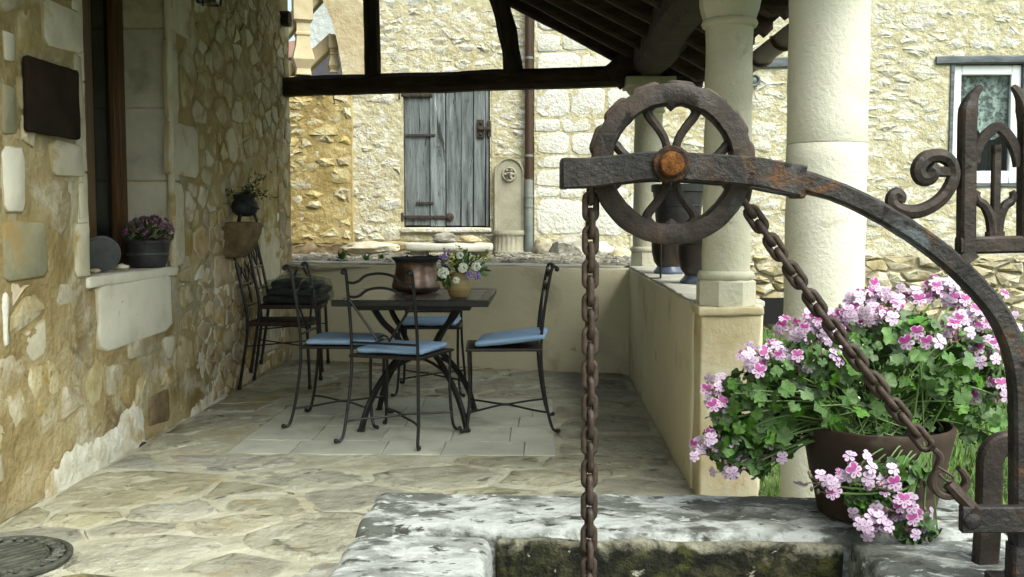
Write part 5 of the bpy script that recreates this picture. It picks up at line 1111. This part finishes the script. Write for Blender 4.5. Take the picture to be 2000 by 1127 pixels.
def leafcard(q, c, d, l, wd, rg):
    d = Vector(d).normalized(); s_ = d.cross(Vector((rg.uniform(-1, 1), rg.uniform(-1, 1), rg.uniform(-1, 1)))).normalized() * wd; u = s_.cross(d).normalized() * wd * .5; k = len(q.v); c = Vector(c)
    q.v += [c, c + d * l * .35 + s_ + u * .4, c + d * l * .75 + s_ * .7 + u * .2, c + d * l - u * .8, c + d * l * .75 - s_ * .7 + u * .2, c + d * l * .35 - s_ + u * .4, c + d * l * .5 - u * .3]
    q.f += [(k, k + 6, k + 1), (k + 1, k + 6, k + 2), (k + 2, k + 6, k + 3), (k + 3, k + 6, k + 4), (k + 4, k + 6, k + 5), (k + 5, k + 6, k)]
q = MB()
for _ in range(80):
    a = rg.uniform(0, 2 * PI); e = rg.uniform(.2, 1.4); d = Vector((math.cos(a) * math.cos(e), math.sin(a) * math.cos(e) * .6, math.sin(e))); leafcard(q, d * rg.uniform(.02, .12) + Vector((.02, 0, .0)), d + Vector((rg.uniform(-.5, .5), rg.uniform(-.5, .5), rg.uniform(-.5, .5))), rg.uniform(.03, .06), rg.uniform(.008, .016), rg)
for k in range(10): leafcard(q, (-.06 + rg.uniform(-.03, .02), -.03, rg.uniform(-.02, .03)), (rg.uniform(-1, .3), -.3, rg.uniform(-.9, .1)), .06, .016, rg)
tag(q.build('leaves', M['leaf'], bq, True, 180), kind='stuff')
def px_off(x, y): p_ = UY(x, y, jp.y - .03); return p_ - Vector(bq.location)
for (x, y, r_) in ((904, 523, .026), (930, 520, .025), (866, 533, .030), (891, 548, .019), (898, 499, .020)):
    q = MB(); c = px_off(x, y)
    for _ in range(46):
        d = Vector((rg.gauss(0, 1), rg.gauss(0, 1), rg.gauss(0, 1))).normalized(); q.ball(c + d * r_ * .8, r_ * .30, 5, 4)
    q.build('white_bloom', M['whitepetal'], bq)
for (x, y, n, r_) in ((868, 503, 26, .030), (915, 535, 16, .018), (932, 537, 24, .024), (872, 495, 14, .022)):
    q = MB(); c = px_off(x, y)
    for _ in range(n): q.ball(c + Vector((rg.gauss(0, r_ * .5), rg.gauss(0, r_ * .4), rg.gauss(0, r_ * .6))), .006, 5, 4)
    q.build('lilac_bloom', M['lilac'], bq)
for (x, y, n) in ((890, 498, 34), (945, 500, 44), (882, 512, 26)):
    q = MB(); c = px_off(x, y)
    for _ in range(n): leafcard(q, c + Vector((rg.gauss(0, .016), rg.gauss(0, .012), rg.gauss(0, .020))), (rg.uniform(-1, 1), rg.uniform(-1, 1), rg.uniform(-.6, 1)), .020, .006, rg)
    q.build('yellow_sprig', M['yellowleaf'], bq, True, 180)
# two stacked lattice chairs by the wall
def make_lattice():
    t = empty('lattice_chair'); r = .0105
    for s_ in (-1, 1):
        q = MB(); P = spline([(s_ * .20, -.255, .008), (s_ * .195, -.225, .20), (s_ * .19, -.195, .44), (s_ * .19, -.225, .65), (s_ * .19, -.285, .93)], 4); q.tube(P, r, 8); q.ball((s_ * .19, -.287, .935), .014, 8, 6); q.tube([(s_ * .20, -.256, .0), (s_ * .20, -.254, .03)], .014, 8); q.build('back_leg', M['black'], t)
        q = MB(); q.tube([(s_ * .20, .215, .005), (s_ * .195, .20, .44)], r, 8); q.tube([(s_ * .20, .215, .0), (s_ * .20, .214, .03)], .014, 8); q.build('front_leg', M['black'], t)
    sf = MB(); sf.rough((-.20, -.20, .425), (.20, .22, .455), .010, .07, .002, 5, 3); sf.build('seat', M['seatmesh'], t)
    for z, y in ((.89, -.277), (.70, -.235), (.56, -.209)): q = MB(); q.tube([(-.19, y, z), (.19, y, z)], .0085, 7); q.build('back_rail', M['black'], t)
    for (a, b) in ((-.19, .0), (0, .19)):
        q = MB(); q.tube([(a, -.277, .89), (b, -.235, .70)], .005, 6); q.tube([(b, -.277, .89), (a, -.235, .70)], .005, 6); q.build('lattice', M['black'], t)
    q = MB(); q.tube([(0, -.277, .89), (0, -.209, .56)], .0065, 6); q.build('back_bar', M['black'], t)
    q = MB(); q.tube([(-.197, -.215, .29), (.197, .205, .29)], .005, 6); q.tube([(.197, -.215, .29), (-.197, .205, .29)], .005, 6); q.build('cross_stay', M['black'], t)
    return t
lc = make_lattice(); lc.location = (-1.775, 6.93, .012); lc.rotation_euler = (0, 0, R(-88)); tag(lc, 'dark lattice-back chair by the left wall, the lower of the stacked two', 'chair', 'stacked lattice chairs')
l2 = copy_tree(lc); l2.location = (-1.715, 6.96, .125); l2.rotation_euler = (R(0), 0, R(-84)); tag(l2, 'dark lattice-back chair stacked on top of another by the left wall', 'chair', 'stacked lattice chairs')
bg_ = empty('cushion_bag', (-1.68, 6.94, .58)); tag(bg_, 'pile of black cushions wrapped in clear plastic on the stacked chairs', 'bag')
for k, (dz, dx, sc_) in enumerate(((.005, .0, 1), (.058, .02, .95), (.108, .01, .8))):
    q = MB(); q.rough((-.19 * sc_ + dx, -.19, dz), (.19 * sc_ + dx, .19, dz + .05), .022, .05, .012, 8, k * 3); q.build('cushion', M['blackcloth'], bg_)
q = MB(); q.rough((-.215, -.21, .0), (.23, .21, .175), .07, .035, .030, 10, 5)
for v in q.v: v.z = max(.0, v.z); v.x += .05 * (v.z / .18) * (-.3 if v.x > 0 else .6)
q.build('plastic_wrap', M['plastic'], bg_, True, 28)

# ================================================================== SMALL THINGS ON THE LEFT WALL AND FLOOR
y0, y1, z0, z1 = WL(37, 123, 138, 266)
pq = empty('wall_plaque', (XL, (y0 + y1) / 2, (z0 + z1) / 2)); tag(pq, 'dark wooden plaque fixed to the left wall beside the window', 'plaque')
hy, hz = (y1 - y0) / 2, (z1 - z0) / 2
q = MB(); q.rough((.012, -hy, -hz), (.045, hy, hz), .018, .04, .003, 9, 1); q.build('board', M['plaque'], pq)
q = MB(); q.ball((.043, -hy * .45, .02), .05, 12, 8, (.10, 1, 1.3)); q.build('carving', M['plaque'], pq)
dcp = UX(197, 525, XL - .06); dk = empty('metal_plate', (XL - .07, UX(197, 491, XL - .07).y, WZ0 + .004)); tag(dk, 'grey round metal plate leaning in the window niche', 'plate')
q = MB(); rr = .092; V = []; 
q.lathe([(rr * .3, .000), (rr * .86, .002), (rr * .9, .008), (rr, .009), (rr, .013), (rr * .88, .013), (rr * .84, .006), (.004, .005)], (0, 0, 0), 36, 0, 0, True, True)
Mt = Matrix.Translation((0, 0, rr * .96)) @ Matrix.Rotation(R(28), 4, 'Z') @ Matrix.Rotation(R(-72), 4, 'X')
q.v = [Mt @ v for v in q.v]; q.build('disc', M['disc'], dk, True, 40)
rockthing('pebble', 238, 521, UX(238, 521, XL - .04).y, .035, .03, .014, 1.1, 'flat pale pebble on the window sill left of the flower pot', 'pebble', 'wblock', .1)
rockthing('pebble', 186, 529, UX(186, 529, XL - .03).y, .025, .022, .012, 2.1, 'small ochre pebble on the window sill under the metal plate', 'pebble', 'wstone', .1)
pp = UX(290, 515, XL - .06); mp_ = empty('flower_pot', (XL - .075, pp.y + .03, WZ0 + .004)); tag(mp_, 'dark planter of mauve flowers on the window sill', 'pot')
q = MB(); q.lathe([(.085, 0), (.092, .008), (.104, .05), (.112, .10), (.116, .128), (.120, .13), (.120, .146), (.112, .15), (.104, .14), (.10, .12)], (0, 0, 0), 32, .02, 2); q.build('pot', M['darkpot'], mp_, True, 45)
q = MB(); q.lathe([(.105, .062), (.112, .070), (.109, .078)], (0, 0, 0), 32, 0, 0, False, False); q.build('band', M['disc'], mp_)
rg = random.Random(33)
q = MB()
for _ in range(120):
    a = rg.uniform(0, 2 * PI); e = rg.uniform(-.1, 1.4); d = Vector((math.cos(a) * math.cos(e), math.sin(a) * math.cos(e), math.sin(e))); leafcard(q, Vector((0, 0, .14)) + d * rg.uniform(.02, .12), d + Vector((rg.uniform(-.6, .6), rg.uniform(-.6, .6), rg.uniform(-.6, .6))), .04, .010, rg)
tag(q.build('leaves', M['dryleaf'], mp_, True, 180), kind='stuff')
mume = None
for k in range(38):
    a = rg.uniform(0, 2 * PI); e = rg.uniform(.1, 1.45); d = Vector((math.cos(a) * math.cos(e), math.sin(a) * math.cos(e), math.sin(e) * .9))
    if mume is None:
        q = MB()
        for j in range(16):
            aa = 2 * PI * j / 16 + rg.uniform(-.1, .1); ee = rg.uniform(.1, .9); dd = Vector((math.cos(aa) * math.cos(ee), math.sin(aa) * math.cos(ee), math.sin(ee))); leafcard(q, (0, 0, 0), dd, .024, .0035, rg)
        tmp = q.build('bloom', M['mum'], mp_, True, 180); mume = tmp.data; o = tmp
    else: o = share(mume, 'bloom', mp_, (0, 0, 0))
    o.location = Vector((.01, .02, .155)) + d * Vector((.115, .13, .10)).length * .62 * rg.uniform(.8, 1.1); o.rotation_euler = d.to_track_quat('Z', 'Y').to_euler()
# small cauldron with a plant on the corbel
cc = empty('small_cauldron', (XL + .105, cby - .02, 1.132)); tag(cc, 'small three-legged iron cauldron on the wall corbel', 'cauldron')
q = MB(); q.lathe([(.02, .035), (.055, .042), (.078, .065), (.088, .095), (.082, .125), (.066, .148), (.062, .155), (.075, .168), (.078, .174), (.070, .172), (.058, .155)], (0, 0, 0), 28); q.build('bowl', M['cauldron'], cc, True, 60)
for k in range(3):
    a = R(20) + 2 * PI * k / 3; q = MB(); q.tube(spline([(.055 * math.cos(a), .055 * math.sin(a), .058), (.068 * math.cos(a), .068 * math.sin(a), .028), (.078 * math.cos(a), .078 * math.sin(a), 0)], 3), .009, 7); q.build('leg', M['cauldron'], cc)
q = MB(); q.tube(spline([(.0, -.078, .155), (.05, -.10, .12), (.10, -.06, .09), (.095, .0, .085)], 5), .006, 6); q.build('handle', M['cauldron'], cc)
pl_ = empty('trailing_plant', (XL + .105, cby - .02, 1.29)); tag(pl_, 'dull yellow-green sprigs growing out of the small wall cauldron', 'plant')
q = MB(); rg = random.Random(9)
for _ in range(26):
    a = rg.uniform(0, 2 * PI); L_ = rg.uniform(.06, .16) * (1.35 if abs(math.cos(a) - .7) < .4 else 1); e = rg.uniform(.15, 1.3); P = [Vector((0, 0, 0))]
    for k in range(1, 6): P.append(P[-1] + Vector((math.cos(a) * math.cos(e), math.sin(a) * math.cos(e), math.sin(e))) * L_ / 5); e -= .16
    for k in range(1, 6):
        for s_ in range(3): leafcard(q, P[k], Vector((rg.uniform(-1, 1), rg.uniform(-1, 1), rg.uniform(-.3, 1))), .028, .004, rg)
q.build('sprigs', M['dryleaf'], pl_, True, 180)
# round iron grate on the floor
gc = UZ(62, 1061, 0); gr = empty('floor_grate', (gc.x, gc.y - .235, .016)); tag(gr, 'round dark iron grate with a scalloped border on the paving by the wall', 'grate')
rr = .225; q = MB(); q.lathe([(rr + .01, 0), (rr + .012, .010), (rr, .016), (rr - .008, .012), (rr - .010, .004)], (0, 0, 0), 64, 0, 0, False, False); q.build('rim', M['grate'], gr)
q = MB(); q.lathe([(rr - .012, .002), (.01, .002)], (0, 0, 0), 48, 0, 0, False, False); q.build('plate', M['dark'], gr)
q = MB(); q.lathe([(rr - .075, .003), (rr - .072, .014), (rr - .064, .014), (rr - .060, .003)], (0, 0, 0), 64, 0, 0, False, False); q.build('inner_ring', M['grate'], gr)
for k in range(28):
    a = 2 * PI * k / 28; q = MB(); c = Vector(((rr - .036) * math.cos(a), (rr - .036) * math.sin(a), .010)); t_ = Vector((-math.sin(a), math.cos(a), 0)); n_ = Vector((math.cos(a), math.sin(a), 0))
    q.tube(spline([c - t_ * .022 - n_ * .016, c - t_ * .012 + n_ * .018, c + t_ * .008 + n_ * .010, c + t_ * .004 - n_ * .012, c + t_ * .022 - n_ * .016], 3), .0065, 6); q.build('border_scroll', M['grate'], gr)
for k in range(-4, 5):
    d = k * .033; L_ = math.sqrt(max(.001, (rr - .072) ** 2 - d * d)); q = MB(); ca, sa_ = math.cos(R(52)), math.sin(R(52))
    q.bar([Vector((ca * -L_ - sa_ * d, sa_ * -L_ + ca * d, .009)), Vector((ca * L_ - sa_ * d, sa_ * L_ + ca * d, .009))], .018, .010, (0, 0, 1)); q.build('slat', M['grate'], gr)

# ================================================================== POTS ON THE SIDE WALL
def glazed(px, py, Y, R0, H, label, plant=False):
    c = UY(px, py, Y); t = empty('glazed_pot', (c.x, Y, HT + .016)); tag(t, label, 'pot', 'dark glazed pots on the side wall')
    q = MB(); q.lathe([(R0 * .62, H * .16), (R0 * .80, H * .28), (R0 * .92, H * .5), (R0 * .96, H * .8), (R0 * .98, H * .88), (R0 * 1.06, H * .90), (R0 * 1.08, H * .97), (R0, H), (R0 * .92, H * .98), (R0 * .9, H * .8)], (0, 0, 0), 36, .01, px); q.build('body', M['glaze'], t, True, 50)
    q = MB(); q.lathe([(R0 * .80, 0), (R0 * .82, H * .05), (R0 * .70, H * .11), (R0 * .62, H * .165)], (0, 0, 0), 36); q.build('foot', M['glazeblue'], t, True, 50)
    q = MB(); q.lathe([(R0 * .965, H * .74), (R0 * 1.0, H * .76), (R0 * .97, H * .78)], (0, 0, 0), 36, 0, 0, False, False); q.build('band', M['glaze'], t)
    return t
g1 = glazed(1306, 530, 6.55, .118, .27, 'dark glazed pot with a blue foot at the far end of the side wall')
g2 = glazed(1366, 570, 5.55, .128, .275, 'dark brown glazed pot with a blue foot nearer the slender column')
gx = Vector(g1.location); q = MB(); t = empty('black_planter', (gx.x + .055, 6.55, HT + .29)); tag(t, 'wide black planter standing on the far glazed pot, behind the wheel', 'planter')
q.lathe([(.13, 0), (.135, .01), (.155, .20), (.160, .24), (.170, .245), (.172, .285), (.160, .29), (.15, .27), (.14, .2)], (0, 0, 0), 32, .01, 2); q.build('body', M['darkpot'], t, True, 45)
q = MB(); q.lathe([(.1485, .15), (.156, .155), (.1515, .16)], (0, 0, 0), 32, 0, 0, False, False); q.build('band', M['darkpot'], t)
rg = random.Random(44); pz = empty('pot_greenery', Vector(g2.location) + Vector((0, 0, .25))); tag(pz, 'low green plant in the dark pot nearer the slender column', 'plant')
q = MB()
for _ in range(70): a = rg.uniform(0, 2 * PI); d = Vector((math.cos(a) * .6, math.sin(a) * .6, rg.uniform(.1, .8))); leafcard(q, Vector((math.cos(a) * rg.uniform(0, .1), math.sin(a) * rg.uniform(0, .1), 0)), d, .05, .012, rg)
q.build('leaves', M['leaf'], pz, True, 180)
rp_ = UY(1290, 552, 6.0); t = MB(); t.tube([(0, 0, 0), (0, 0, .25)], .006, 6); t.bar([(-.06, -.01, .002), (.0, 0, .002)], .02, .006, (0, 0, 1)); t.tube(spline([(0, 0, .24), (.02, 0, .27), (0, 0, .30)], 3), .005, 6)
o = t.build('iron_stake', M['black']); o.location = (rp_.x, 6.0, HT + .016); tag(o, 'thin black iron rod standing on the side wall before the pots', 'stake')

# ================================================================== GERANIUM IN ITS POT ON THE WELL RIM
GX, GY, GZ = UY(1712, 900, 2.27).x, 2.275, .503
ger = empty('potted_geranium', (GX, GY, GZ)); tag(ger, 'brown terracotta pot of pink and magenta geraniums on the well rim', 'potted plant')
q = MB(); q.lathe([(.118, 0), (.124, .004), (.134, .055), (.135, .062), (.139, .066), (.150, .13), (.161, .180), (.164, .196), (.163, .203), (.155, .204), (.148, .188), (.14, .15)], (0, 0, 0), 56, .006, 1, True, True); q.build('pot', M['terracotta'], ger, True, 45)
q = MB(); q.lathe([(.148, .175), (.08, .19), (.005, .195)], (0, 0, 0), 30, .05, 3, False, False); q.build('soil', M['soil'], ger)
q = MB(); a = R(-112)
for (dz, w_) in ((.075, .034), (.112, .034)): q.bar([Vector((.001 + (.142 + dz * .25 - .006) * math.cos(a + t_), (.142 + dz * .25 - .006) * math.sin(a + t_), dz)) for t_ in (-.26, -.13, 0, .13, .26)], .006, .006, (0, 0, 1))
q.build('pot_relief', M['terracotta'], ger)
rg = random.Random(77)
def leaf_mesh(seed):
    rg = random.Random(seed); V = [(0, 0, 0)]; Fc = []; n = 25
    for k in range(n):
        a = R(-160) + R(320) * k / (n - 1); lobe = .66 + .22 * abs(math.cos(a * 2.25)) ** .7 + .10 * (k % 2); r_ = lobe * (1 + rg.uniform(-.06, .06)) * (1.0 - .18 * abs(a) / PI)
        V.append((r_ * math.sin(a), .15 + r_ * math.cos(a), .12 * abs(math.sin(a * 2.25)) + .16 * r_ * r_ * (-1) + rg.uniform(-.05, .05)))
    for k in range(n - 1): Fc.append((0, k + 2, k + 1))
    me = bpy.data.meshes.new('leaf'); me.from_pydata(V, [], Fc); me.materials.append(M['leaf']); me.polygons.foreach_set('use_smooth', [True] * len(me.polygons)); me.update(); return me
LM = [leaf_mesh(k) for k in range(5)]
def gp(px, py, dy): return UY(px, py, GY + dy) - Vector((GX, GY, GZ))
lobes = [(1715, 720, 235, 105, .17, 46), (1560, 760, 130, 85, .14, 18), (1470, 795, 85, 85, .10, 24), (1425, 855, 50, 60, .07, 14), (1510, 850, 60, 50, .09, 10), (1880, 730, 105, 100, .14, 20), (1790, 650, 110, 50, .12, 10), (1640, 690, 110, 50, .12, 10), (1690, 890, 85, 26, .03, 9), (1655, 940, 50, 36, .02, 8), (1730, 985, 50, 30, .02, 4), (1470, 900, 40, 36, .05, 4), (1920, 830, 60, 40, .10, 5), (1700, 820, 150, 40, .15, 10)]
tot = sum(l[5] for l in lobes)
def sample_lobe(l, shell):
    while True:
        x, y, z = rg.gauss(0, 1), rg.gauss(0, 1), rg.gauss(0, 1); n_ = math.sqrt(x * x + y * y + z * z)
        r_ = rg.uniform(.78, 1.04) if shell else rg.random() ** (1 / 3) * .92
        x, y, z = x / n_ * r_, y / n_ * r_, z / n_ * r_
        if shell and y > .55: continue
        return gp(l[0] + x * l[2], l[1] - z * l[3], y * l[4]), Vector((x, y - .35, z + .35))
dyf = {1690: -.165, 1655: -.175, 1730: -.18}
def pick(): 
    t_ = rg.uniform(0, tot)
    for l in lobes:
        t_ -= l[5]
        if t_ <= 0: return l
    return lobes[0]
tips = []
for k in range(300):
    l = pick(); p, d = sample_lobe(l, True); p.y += dyf.get(l[0], 0)
    d = (d.normalized() + Vector((rg.gauss(0, .45), rg.gauss(0, .45), rg.gauss(0, .45)))).normalized(); s_ = rg.uniform(.009, .025)
    o = share(LM[k % 5], 'leaf', ger, p, (d.to_track_quat('Z', 'Y').to_matrix() @ Matrix.Rotation(rg.uniform(0, 2 * PI), 3, 'Z')).to_euler(), (s_, s_, s_)); tips.append(p)
q = MB()
for k in range(1300):
    l = pick(); p, d = sample_lobe(l, False); p.y += dyf.get(l[0], 0)
    d = (d.normalized() + Vector((rg.gauss(0, .6), rg.gauss(0, .6), rg.gauss(0, .6)))).normalized(); s_ = rg.uniform(.011, .027); me = LM[k % 5]
    Mt = Matrix.Translation(p) @ d.to_track_quat('Z', 'Y').to_matrix().to_4x4() @ Matrix.Rotation(rg.uniform(0, 6.28), 4, 'Z') @ Matrix.Scale(s_, 4)
    q.add([v.co for v in me.vertices], [tuple(f.vertices) for f in me.polygons], Mt)
tag(q.build('inner_leaves', M['leaf'], ger, True, 180), kind='stuff')
# blooms: five petals, dark blotch on the upper two
def bloom_mesh(kind):
    V = []; Fc = []; U = []; mi = []
    for k in range(5):
        a = R(90) + (R(-34), R(34), R(110), R(180), R(-110))[k]; big = k < 2; L_ = 1.0 if big else .85; wd = .48 if big else .34
        out = [(0, .05), (.55, .35), (.95, .7), (.75, 1.0), (0, 1.08), (-.75, 1.0), (-.95, .7), (-.55, .35)]; b0 = len(V)
        for (s_, t_) in out + [(0, .62)]:
            x, y = s_ * wd, t_ * L_; z = .16 * t_ - .22 * t_ * t_ + (.06 if big else -.03) + .05 * s_ * s_
            V.append((x * math.sin(a) + y * math.cos(a), -x * math.cos(a) + y * math.sin(a), z)); U.append((.5 + s_ * .5, .1 + t_ * .72))
        for i in range(8): Fc.append((b0 + i, b0 + (i + 1) % 8, b0 + 8)); mi.append(0 if big else 1)
    me = bpy.data.meshes.new('bloom'); me.from_pydata(V, [], Fc); uv = me.uv_layers.new(name='UVMap')
    for lp_ in me.loops: uv.data[lp_.index].uv = U[lp_.vertex_index]
    me.materials.append(M['petal_up'] if kind == 0 else M['petal_pale']); me.materials.append(M['petal_low'] if kind == 0 else M['petal_pale'])
    me.polygons.foreach_set('material_index', mi); me.polygons.foreach_set('use_smooth', [True] * len(me.polygons)); me.update(); return me
BM = [bloom_mesh(0), bloom_mesh(1)]
heads = [(1690, 592, .04, 6), (1735, 598, .02, 8), (1660, 618, -.02, 9), (1720, 625, -.05, 7), (1795, 585, .05, 8), (1830, 578, .06, 10), (1862, 588, .05, 7), (1905, 608, .04, 8), (1938, 612, .05, 9), (1925, 640, .0, 8), (1958, 660, .02, 8), (1560, 652, -.02, 9), (1590, 640, .0, 8), (1620, 655, -.05, 8), (1640, 640, .0, 7), (1585, 675, -.06, 6), (1462, 712, -.04, 6), (1487, 696, -.02, 4), (1523, 696, -.05, 5), (1538, 714, -.06, 3), (1412, 762, .0, 5), (1408, 800, -.03, 5), (1383, 888, -.02, 6), (1402, 872, -.04, 4), (1436, 925, -.03, 5), (1805, 664, -.10, 4), (1868, 668, -.08, 4), (1955, 776, -.06, 7), (1930, 700, -.05, 6), (1965, 700, .0, 5), (1625, 702, -.10, 3), (1668, 930, -.20, 6), (1712, 952, -.20, 6), (1612, 962, -.205, 7), (1600, 945, -.20, 3), (1752, 1000, -.20, 6), (1790, 1012, -.20, 5), (1715, 1038, -.20, 6), (1700, 1020, -.20, 4), (1770, 1035, -.20, 3), (1450, 905, -.02, 3), (1495, 890, -.02, 2), (1700, 640, -.02, 4), (1880, 632, .0, 5)]
stems = MB()
for (px, py, dy, n) in heads:
    c = gp(px, py, dy); base = Vector((rg.uniform(-.08, .08), rg.uniform(-.08, .05), .19)); droop = py > 880
    if droop and px > 1550: base = Vector((.07 + rg.uniform(-.015, .015), -.135, .20))
    mid = base.lerp(c, .55) + Vector((0, -.02, .06 if not droop else .03))
    if droop and px > 1550: mid = Vector((.02 + rg.uniform(-.01, .01), -.185, .105)).lerp(c, .25)
    stems.tube(spline([base, mid, c], 6), .0022, 5)
    hd = MB(); hd.ball(c, .004, 6, 4); bl = []
    for k in range(int(n * 1.3 + .5)):
        a = rg.uniform(0, 2 * PI); e = rg.uniform(-.3, 1.3); d = Vector((math.cos(a) * math.cos(e), math.sin(a) * math.cos(e) - .3, math.sin(e) * .8)).normalized(); p = c + d * rg.uniform(.018, .052)
        hd.tube([c, c.lerp(p, .5) + Vector((0, 0, .003)), p], .0012, 4); bl.append((p, d))
    for k in range(3): a = rg.uniform(0, 6.28); p = c + Vector((math.cos(a) * .025, -.01, rg.uniform(-.01, .03))); hd.tube([c, p], .0011, 4); hd.ball(p, .0036, 6, 4, (1, 1, 1.7))
    ho = hd.build('flower_head', M['bud'], ger)
    for (p, d) in bl:
        d = (d * .6 + Vector((rg.gauss(0, .25), -.75, rg.gauss(.15, .25)))).normalized(); s_ = rg.uniform(.0125, .0175); rot = d.to_track_quat('Z', 'Y').to_matrix() @ Matrix.Rotation(rg.gauss(0, .35), 3, 'Z')
        share(BM[0 if rg.random() < .38 else 1], 'bloom', ho, p, rot.to_euler(), (s_, s_, s_))
for k in range(150):
    tpt = tips[(k * 2) % len(tips)]; base = Vector((rg.uniform(-.09, .09), rg.uniform(-.09, .06), .19))
    if tpt.y < -.13 and tpt.z < .18: base = Vector((.06 + rg.uniform(-.02, .02), -.135, .20))
    stems.tube(spline([base, base.lerp(tpt, .55) + Vector((0, 0, .025)), tpt], 5), .0019, 4)
tag(stems.build('stems', M['stem'], ger), kind='stuff')
